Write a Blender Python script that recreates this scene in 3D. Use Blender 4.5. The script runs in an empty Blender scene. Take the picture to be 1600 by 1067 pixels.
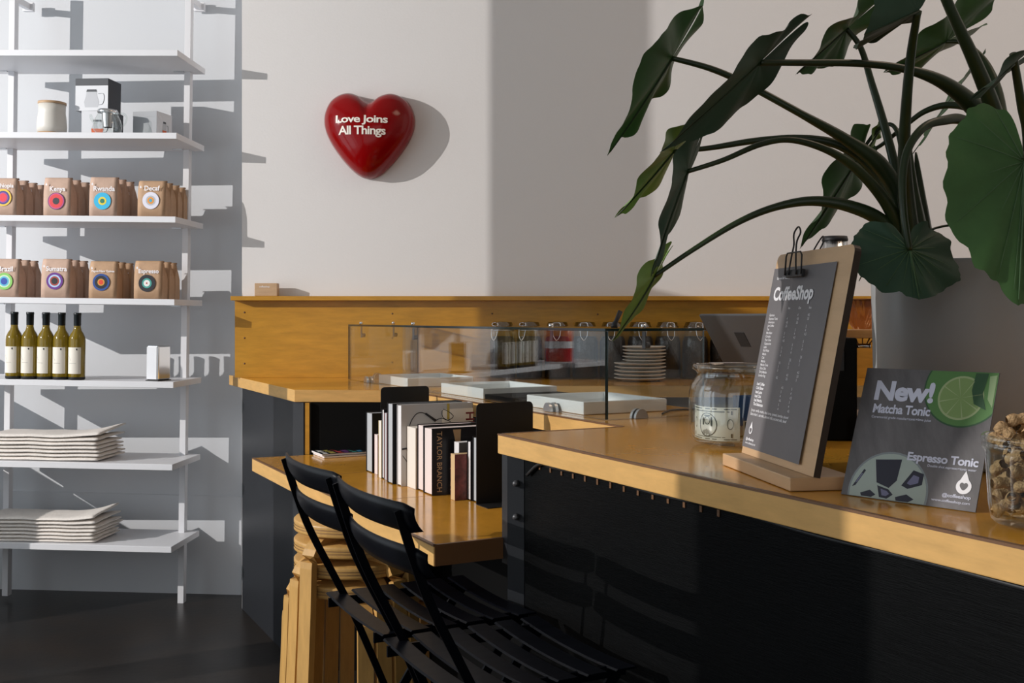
import bpy, bmesh, math, random
from mathutils import Vector, Matrix, Euler, noise
C = bpy.context.scene.collection
SC = bpy.context.scene
PI = math.pi
rnd = random.Random(7)

# ------------------------------------------------------------------ camera, world, light, exposure
F, EYE, HY = 1640.0, 1.38, 497.0            # focal length in pixels, eye height, horizon row
cam_data = bpy.data.cameras.new('camera'); cam = bpy.data.objects.new('camera', cam_data); C.objects.link(cam)
cam.location = (0, 0, EYE); cam.rotation_euler = (PI/2, 0, 0)
cam_data.sensor_fit = 'HORIZONTAL'; cam_data.sensor_width = 36; cam_data.lens = F*36/1600
cam_data.shift_y = (HY-533.5)/1600; cam_data.clip_start = 0.02
SC.camera = cam

world = bpy.data.worlds.new('sky'); SC.world = world; world.use_nodes = True
bg = world.node_tree.nodes['Background']
bg.inputs[0].default_value = (0.84, 0.92, 1.0, 1); bg.inputs[1].default_value = 0.62

SUN = Vector((-7.6, 0.86, 3.54))
ld = bpy.data.lights.new('low_sunlight', 'POINT'); ld.energy = 1980; ld.shadow_soft_size = 0.016; ld.color = (1, 0.955, 0.915)
lo = bpy.data.objects.new('low_sunlight', ld); lo.location = SUN; C.objects.link(lo)

def area(name, loc, rot, sx, sy, power, col):
    l = bpy.data.lights.new(name, 'AREA'); l.shape = 'RECTANGLE'; l.size = sx; l.size_y = sy; l.energy = power; l.color = col
    o = bpy.data.objects.new(name, l); o.location = loc; o.rotation_euler = rot; C.objects.link(o); return o
area('daylight_side_window', (-3.42, 2.4, 2.0), (0, -PI/2, 0), 2.6, 3.4, 40, (0.82, 0.92, 1.0))
area('daylight_shopfront', (-0.6, -2.95, 2.0), (PI/2, 0, 0), 4.0, 2.6, 12, (1.0, 0.92, 0.84))
area('warm_ceiling_lamp', (2.2, 2.6, 4.2), (0, 0, 0), 1.2, 1.2, 20, (1.0, 0.74, 0.55))

vs = SC.view_settings
SC.display_settings.display_device = 'sRGB'
vs.view_transform = 'Standard'; vs.look = 'None'; vs.exposure = 0.0; vs.gamma = 1.0; vs.use_curve_mapping = False
try:
    SC.cycles.use_denoising = True
    SC.cycles.max_bounces = 10; SC.cycles.transparent_max_bounces = 24
    SC.cycles.caustics_reflective = False; SC.cycles.caustics_refractive = False
    SC.cycles.sample_clamp_indirect = 6.0
except Exception:
    pass

# ------------------------------------------------------------------ projection helpers
def P(px, py, Y):
    return Vector(((px-800)/F*Y, Y, EYE-(py-HY)/F*Y))
def PZ(px, py, z):
    Y = F*(EYE-z)/(py-HY)
    return Vector(((px-800)/F*Y, Y, z))
U = Vector((0.464, -0.886, 0)).normalized()      # along the counter, towards the viewer
V = Vector((0.886, 0.464, 0)).normalized()       # across the counter, away from the customer
Z = Vector((0, 0, 1))

# ------------------------------------------------------------------ mesh helpers
def bm_new(): return bmesh.new()
def add_box(bm, x0, y0, z0, x1, y1, z1, M=None, mi=0, bevel=0.0):
    vs_ = [bm.verts.new(v) for v in ((x0,y0,z0),(x1,y0,z0),(x1,y1,z0),(x0,y1,z0),(x0,y0,z1),(x1,y0,z1),(x1,y1,z1),(x0,y1,z1))]
    fs = [bm.faces.new([vs_[i] for i in q]) for q in ((3,2,1,0),(4,5,6,7),(0,1,5,4),(1,2,6,5),(2,3,7,6),(3,0,4,7))]
    for f in fs: f.material_index = mi
    if bevel > 0:
        es = list({e for f in fs for e in f.edges})
        r = bmesh.ops.bevel(bm, geom=es, offset=bevel, segments=2, affect='EDGES', profile=0.5)
        vs_ = list({v for v in vs_ if v.is_valid} | set(r['verts']) | {v for f in r['faces'] for v in f.verts})
    if M is not None:
        for v in vs_: v.co = M @ v.co
    return vs_
def add_prism(bm, poly, z0, z1, mi=0, bevel=0.0):
    """poly: ccw plan outline"""
    lo_ = [bm.verts.new((p[0], p[1], z0)) for p in poly]; hi = [bm.verts.new((p[0], p[1], z1)) for p in poly]
    fs = [bm.faces.new(lo_[::-1]), bm.faces.new(hi)]
    n = len(poly)
    for i in range(n):
        j = (i+1) % n; fs.append(bm.faces.new((lo_[i], lo_[j], hi[j], hi[i])))
    for f in fs: f.material_index = mi
    if bevel > 0:
        bmesh.ops.bevel(bm, geom=list({e for f in fs for e in f.edges}), offset=bevel, segments=2, affect='EDGES', profile=0.5)
def add_lathe(bm, prof, seg=32, M=None, mi=0, closed=False):
    rings = []
    for r, z in prof:
        if r < 1e-5: rings.append([bm.verts.new((0, 0, z))])
        else: rings.append([bm.verts.new((r*math.cos(2*PI*k/seg), r*math.sin(2*PI*k/seg), z)) for k in range(seg)])
    for a, b in zip(rings, rings[1:]):
        for k in range(seg):
            k2 = (k+1) % seg
            q = []
            if len(a) == 1 and len(b) == 1: continue
            if len(a) == 1: q = [a[0], b[k2], b[k]]
            elif len(b) == 1: q = [a[k], a[k2], b[0]]
            else: q = [a[k], a[k2], b[k2], b[k]]
            f = bm.faces.new(q); f.material_index = mi; f.smooth = True
    if M is not None:
        for ring in rings:
            for v in ring: v.co = M @ v.co
def smooth_path(pts, n=6):
    """Catmull-Rom through pts"""
    pts = [Vector(p) for p in pts]; out = []
    for i in range(len(pts)-1):
        p0 = pts[max(i-1, 0)]; p1 = pts[i]; p2 = pts[i+1]; p3 = pts[min(i+2, len(pts)-1)]
        for k in range(n):
            t = k/n
            out.append(0.5*((2*p1)+(p2-p0)*t+(2*p0-5*p1+4*p2-p3)*t*t+(3*p1-p0-3*p2+p3)*t**3))
    out.append(pts[-1]); return out
def add_tube(bm, pts, radii, seg=8, mi=0, flat=None):
    """swept tube; flat=(w,h,normal) gives a flat bar section"""
    pts = [Vector(p) for p in pts]; n = len(pts)
    if not isinstance(radii, (list, tuple)): radii = [radii]*n
    elif len(radii) != n:
        m = len(radii); radii = [radii[min(int(i*(m-1)/(n-1)), m-2)]*(1-(i*(m-1)/(n-1)-min(int(i*(m-1)/(n-1)), m-2)))+radii[min(int(i*(m-1)/(n-1)), m-2)+1]*(i*(m-1)/(n-1)-min(int(i*(m-1)/(n-1)), m-2)) for i in range(n)]
    rings = []; ref = None
    for i in range(n):
        t = (pts[min(i+1, n-1)]-pts[max(i-1, 0)]).normalized()
        if flat is None:
            if ref is None: ref = t.orthogonal().normalized()
            ref = (ref-t*ref.dot(t)).normalized(); b = t.cross(ref)
            rings.append([bm.verts.new(pts[i]+radii[i]*(math.cos(2*PI*k/seg)*ref+math.sin(2*PI*k/seg)*b)) for k in range(seg)])
        else:
            w, h, nn = flat; nn = Vector(nn); nn = (nn-t*nn.dot(t)).normalized(); b = t.cross(nn)
            rings.append([bm.verts.new(pts[i]+sx*b*w/2+sy*nn*h/2) for sx, sy in ((-1,-1),(1,-1),(1,1),(-1,1))])
    m = len(rings[0])
    for a, b in zip(rings, rings[1:]):
        for k in range(m):
            f = bm.faces.new((a[k], a[(k+1) % m], b[(k+1) % m], b[k])); f.material_index = mi; f.smooth = flat is None
    for r_, s in ((rings[0], -1), (rings[-1], 1)):
        f = bm.faces.new(r_[::-1] if s < 0 else r_); f.material_index = mi
def add_grid(bm, rows, mi=0, smooth=True, close_u=False):
    vv = [[bm.verts.new(p) for p in row] for row in rows]
    for a, b in zip(vv, vv[1:]):
        m = len(a)
        for k in range(m if close_u else m-1):
            f = bm.faces.new((a[k], a[(k+1) % m], b[(k+1) % m], b[k])); f.material_index = mi; f.smooth = smooth
    return vv
def obj(name, bm, mats, parent=None, world=False, loc=None, smooth=None):
    if world and parent is not None:
        Mi = parent.matrix_basis.inverted()
        for v in bm.verts: v.co = Mi @ v.co
    bmesh.ops.recalc_face_normals(bm, faces=bm.faces)
    me = bpy.data.meshes.new(name); bm.to_mesh(me); bm.free()
    o = bpy.data.objects.new(name, me); C.objects.link(o)
    for m in (mats if isinstance(mats, (list, tuple)) else [mats]): me.materials.append(m)
    if smooth is not None:
        for p in me.polygons: p.use_smooth = smooth
    if parent is not None: o.parent = parent
    if loc is not None: o.location = loc
    return o
def tag(o, label, cat, group=None):
    o['label'] = label; o['category'] = cat
    if group: o['group'] = group
    return o
def thing(name, label, cat, loc=(0,0,0), rot=(0,0,0), group=None):
    o = bpy.data.objects.new(name, None); C.objects.link(o); o.location = loc; o.rotation_euler = rot
    o.empty_display_size = 0.05
    return tag(o, label, cat, group)
def place(o, M):
    o.matrix_basis = M
def dup(root, M=None, label=None, group=None):
    r = root.copy(); C.objects.link(r)
    if M is not None: r.matrix_basis = M
    if label: r['label'] = label
    if group: r['group'] = group
    for ch in root.children:
        c = ch.copy(); C.objects.link(c); c.parent = r
        for g in ch.children:
            d = g.copy(); C.objects.link(d); d.parent = c
    return r
def struct(name, bm, m):
    o = obj(name, bm, m); o['kind'] = 'structure'; return o
def frame(o, x, y, z):
    """matrix with given origin and axes"""
    M = Matrix.Identity(4)
    for i, a in enumerate((x, y, z)):
        for k in range(3): M[k][i] = a[k]
    for k in range(3): M[k][3] = o[k]
    return M

def text_mesh(body, width=None, height=None, bold=0.0, align='LEFT', space=1.0, line=1.0, size=1.0, extrude=0.0):
    """returns list of (verts, faces) of a text in the XY plane"""
    cu = bpy.data.curves.new('lettering', 'FONT'); cu.body = body; cu.size = size; cu.align_x = align
    cu.offset = bold*size; cu.space_character = space; cu.space_line = line; cu.extrude = extrude; cu.resolution_u = 3
    o = bpy.data.objects.new('lettering', cu); C.objects.link(o)
    dg = bpy.context.evaluated_depsgraph_get(); me = bpy.data.meshes.new_from_object(o.evaluated_get(dg))
    bpy.data.objects.remove(o); bpy.data.curves.remove(cu)
    vv = [v.co.copy() for v in me.vertices]; ff = [list(p.vertices) for p in me.polygons]
    bpy.data.meshes.remove(me)
    if vv and width:
        x0 = min(v.x for v in vv); x1 = max(v.x for v in vv); y0 = min(v.y for v in vv); y1 = max(v.y for v in vv)
        sx = width/(x1-x0); sy = (height/(y1-y0)) if height else sx
        for v in vv: v.x = (v.x-x0)*sx; v.y = (v.y)*sy
    return vv, ff
def add_text(bm, body, M, mi=0, **kw):
    vv, ff = text_mesh(body, **kw)
    bv = [bm.verts.new(M @ v) for v in vv]
    for f in ff:
        try:
            q = bm.faces.new([bv[i] for i in f]); q.material_index = mi
        except ValueError: pass
def add_disc(bm, c, r, M, mi=0, seg=28, r0=0.0, a0=0, a1=2*PI, clip=None):
    pts = [Vector((c[0]+r*math.cos(a0+(a1-a0)*k/seg), c[1]+r*math.sin(a0+(a1-a0)*k/seg), c[2])) for k in range(seg if a1-a0 > 6.28 else seg+1)]
    if a1-a0 < 6.28: pts.append(Vector(c))
    if clip:
        x0, y0, x1, y1 = clip
        def cut(ps, f):
            out = []
            for i in range(len(ps)):
                a, b = ps[i], ps[(i+1) % len(ps)]; fa, fb = f(a), f(b)
                if fa >= 0: out.append(a)
                if (fa >= 0) != (fb >= 0): out.append(a+(b-a)*(fa/(fa-fb)))
            return out
        for f in (lambda p: p.x-x0, lambda p: x1-p.x, lambda p: p.y-y0, lambda p: y1-p.y): pts = cut(pts, f)
        if len(pts) < 3: return
    f = bm.faces.new([bm.verts.new(M @ p) for p in pts]); f.material_index = mi
def add_poly(bm, pts, M, mi=0):
    f = bm.faces.new([bm.verts.new(M @ Vector(p)) for p in pts]); f.material_index = mi

# ------------------------------------------------------------------ materials
MATS = {}
def mat(name, col, rough=0.5, metal=0.0, coat=0.0, bump=0.0, bscale=60, vary=0.0, vscale=8, stretch=None, trans=0.0, ior=1.45, emit=None, spec=0.5, sss=0.0, hue2=None, coord='Object'):
    m = bpy.data.materials.new(name); m.use_nodes = True; nt = m.node_tree; b = nt.nodes['Principled BSDF']
    c = (*col, 1)
    b.inputs['Base Color'].default_value = c; b.inputs['Roughness'].default_value = rough; b.inputs['Metallic'].default_value = metal
    b.inputs['IOR'].default_value = ior; b.inputs['Specular IOR Level'].default_value = spec
    b.inputs['Coat Weight'].default_value = coat; b.inputs['Coat Roughness'].default_value = 0.08
    b.inputs['Transmission Weight'].default_value = trans
    if emit: b.inputs['Emission Color'].default_value = (*emit[0], 1); b.inputs['Emission Strength'].default_value = emit[1]
    if vary or bump:
        tc = nt.nodes.new('ShaderNodeTexCoord'); mp = nt.nodes.new('ShaderNodeMapping')
        nt.links.new(tc.outputs[coord], mp.inputs[0])
        if stretch: mp.inputs['Scale'].default_value = stretch
    if vary:
        nz = nt.nodes.new('ShaderNodeTexNoise'); nz.inputs['Scale'].default_value = vscale; nz.inputs['Detail'].default_value = 6; nz.inputs['Roughness'].default_value = 0.65
        nt.links.new(mp.outputs[0], nz.inputs['Vector'])
        rp = nt.nodes.new('ShaderNodeValToRGB'); rp.color_ramp.elements[0].position = 0.3; rp.color_ramp.elements[1].position = 0.7
        h2 = hue2 or tuple(x*(1-vary) for x in col)
        rp.color_ramp.elements[0].color = (*h2, 1); rp.color_ramp.elements[1].color = tuple(min(1, x*(1+vary*0.5)) for x in col)+(1,)
        nt.links.new(nz.outputs['Fac'], rp.inputs[0]); nt.links.new(rp.outputs[0], b.inputs['Base Color'])
    if bump:
        n2 = nt.nodes.new('ShaderNodeTexNoise'); n2.inputs['Scale'].default_value = bscale; n2.inputs['Detail'].default_value = 4
        nt.links.new(mp.outputs[0], n2.inputs['Vector'])
        bp = nt.nodes.new('ShaderNodeBump'); bp.inputs['Strength'].default_value = bump; bp.inputs['Distance'].default_value = 0.01
        nt.links.new(n2.outputs['Fac'], bp.inputs['Height']); nt.links.new(bp.outputs[0], b.inputs['Normal'])
    MATS[name] = m; return m
def thin_glass(name, tint=(1,1,1), refl=1.0, rough=0.0, f0=0.04):
    m = bpy.data.materials.new(name); m.use_nodes = True; nt = m.node_tree
    nt.nodes.remove(nt.nodes['Principled BSDF']); out = nt.nodes['Material Output']
    tr = nt.nodes.new('ShaderNodeBsdfTransparent'); tr.inputs[0].default_value = (*tint, 1)
    gl = nt.nodes.new('ShaderNodeBsdfGlossy'); gl.inputs['Roughness'].default_value = rough; gl.inputs['Color'].default_value = (refl, refl, refl, 1)
    ge = nt.nodes.new('ShaderNodeNewGeometry'); dt = nt.nodes.new('ShaderNodeVectorMath'); dt.operation = 'DOT_PRODUCT'
    nt.links.new(ge.outputs['Normal'], dt.inputs[0]); nt.links.new(ge.outputs['Incoming'], dt.inputs[1])
    def mth(op, i0, i1):
        m_ = nt.nodes.new('ShaderNodeMath'); m_.operation = op
        for k_, v_ in enumerate((i0, i1)):
            if v_ is None: continue
            if isinstance(v_, (int, float)): m_.inputs[k_].default_value = v_
            else: nt.links.new(v_, m_.inputs[k_])
        return m_.outputs[0]
    ab = mth('ABSOLUTE', dt.outputs['Value'], None); om = mth('SUBTRACT', 1.0, ab); p5 = mth('POWER', om, 5.0)
    fac = mth('MULTIPLY_ADD', p5, 1.0-f0); fac.node.inputs[2].default_value = f0
    mx = nt.nodes.new('ShaderNodeMixShader')
    nt.links.new(fac, mx.inputs[0]); nt.links.new(tr.outputs[0], mx.inputs[1]); nt.links.new(gl.outputs[0], mx.inputs[2]); nt.links.new(mx.outputs[0], out.inputs[0])
    return m

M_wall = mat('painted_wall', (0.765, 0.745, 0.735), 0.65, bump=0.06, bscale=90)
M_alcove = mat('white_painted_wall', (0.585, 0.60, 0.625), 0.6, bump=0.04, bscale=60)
M_ceil = mat('ceiling_paint', (0.75, 0.74, 0.72), 0.8)
M_floor = mat('dark_polished_concrete', (0.012, 0.0115, 0.0115), 0.30, spec=0.35, vary=0.6, hue2=(0.026, 0.019, 0.014), vscale=3.5, bump=0.05, bscale=35)
M_white = mat('white_powder_coat', (0.76, 0.76, 0.785), 0.4)
M_wood = mat('birch_plywood_varnish', (0.54, 0.265, 0.030), 0.28, vary=0.2, vscale=7, stretch=(1, 1, 6), coat=0.15, spec=0.3, bump=0.01, bscale=30)
M_woodtop = mat('worktop_plywood_varnish', (0.66, 0.31, 0.035), 0.16, vary=0.18, vscale=6, stretch=(2, 1, 1), coat=0.2, spec=0.4)
M_edge = mat('worktop_edge_sunlit', (0.70, 0.41, 0.14), 0.4, spec=0.3, vary=0.14, vscale=10, stretch=(1, 1, 5))  # lighter than the top: sunlight on the edges put into the colour
M_ply = mat('dark_plywood_trim', (0.16, 0.075, 0.03), 0.4)
M_black = mat('black_laminate', (0.020, 0.022, 0.026), 0.40, spec=0.4, bump=0.02, bscale=200)
M_veneer = mat('black_stained_veneer', (0.0032, 0.0034, 0.0036), 0.45, spec=0.07, vary=0.5, vscale=14, stretch=(1, 1, 16), bump=0.12, bscale=40)
M_void = mat('black_paint', (0.003, 0.003, 0.003), 0.7, spec=0.1)
M_chair = mat('black_lacquered_steel', (0.0025, 0.003, 0.005), 0.36, spec=0.10)
M_stool = mat('lacquered_birch', (0.58, 0.33, 0.10), 0.4, vary=0.15, vscale=10, stretch=(6, 6, 1))
M_stoolply = mat('birch_ply_edge', (0.40, 0.22, 0.08), 0.45)
M_red = mat('glossy_red_plastic', (0.235, 0.0008, 0.0015), 0.13, spec=0.32)
M_cream = mat('cream_lettering', (0.90, 0.82, 0.74), 0.5)
M_kraft = mat('kraft_paper', (0.50, 0.315, 0.19), 0.7, vary=0.12, vscale=25, bump=0.15, bscale=45)
M_kraft2 = mat('kraft_paper_rose', (0.56, 0.385, 0.295), 0.7, vary=0.10, vscale=25, bump=0.15, bscale=45)
M_print = mat('white_print', (0.88, 0.86, 0.88), 0.6)
M_bottle = mat('yellow_green_wine_glass', (0.30, 0.20, 0.012), 0.06, coat=0.5, trans=0.45, ior=1.3)
M_capsule = mat('black_bottle_capsule', (0.008, 0.012, 0.014), 0.35)
M_label = mat('cream_bottle_label', (0.82, 0.77, 0.68), 0.6)
M_ink = mat('black_ink', (0.01, 0.01, 0.012), 0.5)
M_canvas = mat('natural_canvas', (0.82, 0.765, 0.71), 0.85, vary=0.08, vscale=30, bump=0.25, bscale=120)
M_ceramic = mat('cream_stoneware', (0.72, 0.69, 0.63), 0.4)
M_lightwood = mat('light_wood', (0.55, 0.36, 0.21), 0.45, vary=0.15, vscale=10, stretch=(1, 1, 8))
M_steel = mat('polished_steel', (0.80, 0.80, 0.80), 0.14, metal=1.0)
M_steeldull = mat('satin_steel', (0.55, 0.55, 0.56), 0.32, metal=1.0)
M_greycard = mat('grey_carton', (0.33, 0.34, 0.36), 0.6)
M_darkcard = mat('dark_grey_carton', (0.075, 0.08, 0.09), 0.6)
M_palecard = mat('pale_carton_print', (0.72, 0.73, 0.76), 0.55)
M_tea = mat('tea_orange_print', (0.65, 0.12, 0.03), 0.5)
M_glass = thin_glass('clear_glass', (0.93, 0.95, 0.94), 1.0, 0.0, 0.075)
M_jarglass = thin_glass('storage_jar_glass', (0.95, 0.97, 0.96), 1.0, 0.0, 0.03)
M_lidglass = thin_glass('grey_lid_glass', (0.62, 0.64, 0.64), 0.8, 0.08, 0.16)
M_pane = thin_glass('display_glass', (0.965, 0.98, 0.975), 1.0, 0.0, 0.06)
M_glassedge = mat('green_glass_edge', (0.004, 0.020, 0.021), 0.1, coat=0.3)
M_tray = mat('white_enamel', (0.80, 0.82, 0.82), 0.3)
M_plate = mat('stoneware_plate', (0.66, 0.61, 0.55), 0.45)
M_beans = mat('dark_roast_beans', (0.020, 0.013, 0.010), 0.5, bump=0.6, bscale=110)
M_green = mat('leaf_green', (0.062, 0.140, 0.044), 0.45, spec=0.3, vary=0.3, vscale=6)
M_greenlt = mat('sunlit_and_shoot_green', (0.17, 0.31, 0.05), 0.45, vary=0.35, vscale=6)  # pale shoots, and hanging leaves with sunlight put into the colour
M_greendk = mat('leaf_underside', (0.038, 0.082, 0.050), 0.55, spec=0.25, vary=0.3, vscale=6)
M_stem = mat('petiole_green', (0.022, 0.040, 0.012), 0.4, vary=0.4, vscale=9)
M_vein = mat('leaf_vein_green', (0.075, 0.14, 0.065), 0.5, spec=0.3)
M_pot = mat('grey_glazed_planter', (0.34, 0.36, 0.37), 0.33, vary=0.06, vscale=5)
M_soil = mat('potting_soil', (0.03, 0.02, 0.012), 0.9, bump=0.8, bscale=80)
M_paper = mat('menu_grey_print', (0.155, 0.145, 0.15), 0.55, vary=0.10, vscale=5)
M_sign = mat('card_grey_photo_print', (0.135, 0.125, 0.128), 0.4, vary=0.45, vscale=5, stretch=(5, 1, 1))
M_lilac = mat('pale_lilac_print', (0.62, 0.63, 0.74), 0.5)
M_board = mat('clipboard_birch', (0.60, 0.385, 0.21), 0.4, vary=0.12, vscale=6, stretch=(1, 1, 5))
M_boardedge = mat('clipboard_edge_dark', (0.035, 0.022, 0.015), 0.5)
M_bookend = mat('black_bookend_steel', (0.006, 0.006, 0.007), 0.55)
M_bill = mat('banknote_paper', (0.62, 0.60, 0.52), 0.7)
M_billink = mat('banknote_green_black_ink', (0.06, 0.065, 0.055), 0.7)
M_blue = mat('blue_paper', (0.03, 0.12, 0.36), 0.5)
M_peanut = mat('peanut_shell', (0.52, 0.33, 0.16), 0.75, vary=0.3, vscale=30, bump=0.8, bscale=160)
M_alu = mat('grey_aluminium', (0.10, 0.10, 0.105), 0.4, metal=0.5)
M_amber = thin_glass('amber_glass', (0.74, 0.52, 0.36), 1.0, 0.02, 0.10)
M_oak = mat('oak_shelf', (0.42, 0.20, 0.06), 0.35, vary=0.25, vscale=8, stretch=(1, 6, 6))
M_rubber = mat('black_rubber', (0.015, 0.015, 0.016), 0.5)
def flatmat(name, c, r=0.55): return mat(name, c, r)

# ------------------------------------------------------------------ room shell
YW = 4.99                                   # heart wall plane
XC = (378-800)/F*YW                         # its outer corner
ALc = Vector(((378-800)/F*5.244, 5.244, 0)); ALd = Vector((math.cos(-0.09), math.sin(-0.09), 0)); ALn = Vector((ALd.y, -ALd.x, 0))
bm = bm_new(); add_box(bm, -3.5, -3.1, -0.1, 3.6, 5.9, 0.0); struct('floor', bm, M_floor)
bm = bm_new(); add_box(bm, -3.5, -3.1, 4.3, 3.6, 5.9, 4.4); struct('ceiling', bm, M_ceil)
bm = bm_new(); add_box(bm, XC, YW, 0, 3.6, 5.9, 4.3); struct('wall_back', bm, M_wall)
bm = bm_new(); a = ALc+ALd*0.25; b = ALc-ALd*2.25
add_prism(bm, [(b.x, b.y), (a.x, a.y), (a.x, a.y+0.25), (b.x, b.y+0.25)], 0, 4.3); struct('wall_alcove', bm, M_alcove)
bm = bm_new()
for (s0, s1) in ((-2.25, 0.0),):
    p0 = ALc+ALd*s0; p1 = ALc+ALd*s1; o_ = ALn*0.010
    vs_ = add_box(bm, 0, 0, 0, 1, 1, 1)
    zt0, zt1 = 0.515, 0.488
    for v, q in zip(vs_, ((p0+o_, 0), (p1+o_, 0), (p1, 0), (p0, 0), (p0+o_, zt0), (p1+o_, zt1), (p1, zt1), (p0, zt0))):
        v.co = Vector((q[0].x, q[0].y, q[1]))
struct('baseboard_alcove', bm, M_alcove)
bm = bm_new(); add_box(bm, 3.5, -3.1, 0, 3.6, 5.1, 4.3); struct('wall_right', bm, M_ceil)
# street side on the left: tall window, pillar, two lower panes under a fascia
XS = -3.3
bm = bm_new()
def yz(bm, y0, z0, y1, z1, x0=XS-0.1, x1=XS): add_box(bm, x0, y0, z0, x1, y1, z1)
yz(bm, 3.01, 0, 3.175, 4.3)                # pillar
yz(bm, 3.175, 4.0, 5.45, 4.3); yz(bm, 3.175, 0, 4.0, 0.3); yz(bm, 4.0, 0, 5.45, 1.1)
yz(bm, 1.9, 2.26, 3.01, 2.49); yz(bm, 1.9, 4.0, 3.01, 4.3); yz(bm, -3.1, 2.52, 1.9, 4.3); yz(bm, -3.1, 0, 3.01, 0.3)
yz(bm, 1.225, 0.3, 1.42, 2.52); yz(bm, -3.1, 0.3, -2.4, 2.52); yz(bm, 5.35, 0, 5.9, 4.3)
struct('wall_left', bm, M_ceil)  # unseen wall, its openings shaped to block the sun into patches
bm = bm_new(); add_box(bm, XS+0.001, 4.85, 1.07, -2.82, 5.30, 1.10, bevel=0.003); struct('trim_1', bm, M_white)
tin = thing('red_canister', 'red canister with a white band on the window sill, mirrored in the glass case', 'canister', (-3.0, 5.09, 1.1008))
bm = bm_new(); add_lathe(bm, [(0, 0), (0.088, 0), (0.09, 0.004), (0.09, 0.205), (0.086, 0.212), (0, 0.214)], 36); obj('body', bm, flatmat('red_tin', (0.55, 0.008, 0.012), 0.3), tin)
bm = bm_new(); add_lathe(bm, [(0.0906, 0.085), (0.0906, 0.130)], 36); obj('band', bm, M_print, tin)

# shopfront behind the viewer
bm = bm_new(); add_box(bm, -3.4, -3.2, 0, 3.6, -3.1, 0.6); add_box(bm, -3.4, -3.2, 3.1, 3.6, -3.1, 4.3)
add_box(bm, 1.6, -3.2, 0.6, 3.6, -3.1, 3.1); add_box(bm, -0.75, -3.2, 0.6, -0.6, -3.1, 3.1); add_box(bm, -3.4, -3.2, 0.6, -3.0, -3.1, 3.1)
struct('wall_front', bm, M_ceil)

# ------------------------------------------------------------------ service counter (bar height) and the lower desk
ZC, ZD = 1.099, 0.848
TH = 0.048
A = PZ(358, 586, ZC); B = PZ(460, 609, ZC); E_ = PZ(777.5, 677.5, ZC)
n_uv = lambda p: (p.dot(U), p.dot(V))
def uv(u, v, z=0): return U*u+V*v+Z*z
D_ = PZ(976, 667, ZC)
vD = D_.dot(V)
uE = E_.dot(U); vE = E_.dot(V)
D2 = uv(uE, vD, ZC)                         # inner corner on the inner front line
C2u = None
# inner front line: v = vD ; meets the frontal edge at B.y
t = (B.y-(U*0+V*vD).y)/U.y; Cc = uv(t, vD, ZC); Cc.z = ZC
Fend = uv(uE+2.55, vE, ZC)
vBack = vE+0.86
G = uv(uE+2.55, vBack, ZC)
# back of the peninsula runs back to the wall run (depth 0.62)
yFrontWall = YW-0.62
t2 = (yFrontWall-(V*vBack).y)/U.y; Hh = uv(t2, vBack, ZC)
YBRD = 4.972
counter = thing('service_counter', 'long angled bar counter with varnished birch top and black front panels', 'counter', (-0.4, 3.9, 0))
bm = bm_new()
aW = A.copy()
poly = [Vector((aW.x, aW.y)), Vector((B.x, B.y)), Vector((Cc.x, Cc.y)), Vector((D2.x, D2.y)), Vector((E_.x, E_.y)), Vector((Fend.x, Fend.y)), Vector((G.x, G.y)), Vector((Hh.x, Hh.y)), Vector((3.3, yFrontWall)), Vector((3.3, YW-0.001)), Vector((XC-0.0, YW-0.001)), Vector((XC-0.004, A.y))]
add_prism(bm, [(p.x, p.y) for p in poly], ZC-TH, ZC, bevel=0.002)
bm.faces.ensure_lookup_table()
for f in bm.faces:
    f.normal_update()
    if abs(f.normal.z) < 0.5: f.material_index = 1
obj('worktop', bm, [M_woodtop, M_edge], counter, world=True)
# thin dark plywood line along the top front edges
bm = bm_new()
def edge_strip(bm, p, q, out, z):
    d = (q-p).normalized(); 
    vv = [p+out*0.0006, q+out*0.0006, q-out*0.009, p-out*0.009]
    for dz in (0,):
        add_prism(bm, [(v.x, v.y) for v in vv], z-0.0035, z+0.0006)
edge_strip(bm, E_, Fend, -V, ZC); edge_strip(bm, D2, E_, -U, ZC); edge_strip(bm, Cc, D2, -V, ZC)
obj('edge_trim', bm, M_ply, counter, world=True)
# front panel, left part below A-B
def panel(name, p, q, z0, z1, th, out, m, par):
    bm = bm_new(); o2 = -out*th
    add_prism(bm, [(v.x, v.y) for v in (p, q, q+o2, p+o2)], z0, z1)
    return obj(name, bm, m, par, world=True)
pa = Vector((XC+0.002, YW-0.004, 0)); pb = pa+U*1.012
panel('front_panel', pa, pb, 0, ZC-TH-0.001, 0.03, -V, M_black, counter)
# birch edge of the recess + recess end + inner back panel
pc = pb+Vector((0.004, 0.004, 0))
panel('end_trim', pb+Vector((0.0, 0.003, 0)), pb+Vector((0.022, 0.003, 0)), ZD, ZC-TH-0.001, 0.03, Vector((0, -1, 0)), M_wood, counter)
ti = (pb.y-(V*(vD+0.03)).y)/U.y; pin = uv(ti, vD+0.03)
panel('recess_panel', pb+Vector((0.024, 0.02, 0)), pin+Vector((0.02, 0.02, 0)), 0, ZC-TH-0.001, 0.02, Vector((0, -1, 0)), M_void, counter)
panel('inner_panel', pin, uv(uE+0.1, vD+0.03), 0, ZC-TH-0.001, 0.03, -V, M_void, counter)
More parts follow.
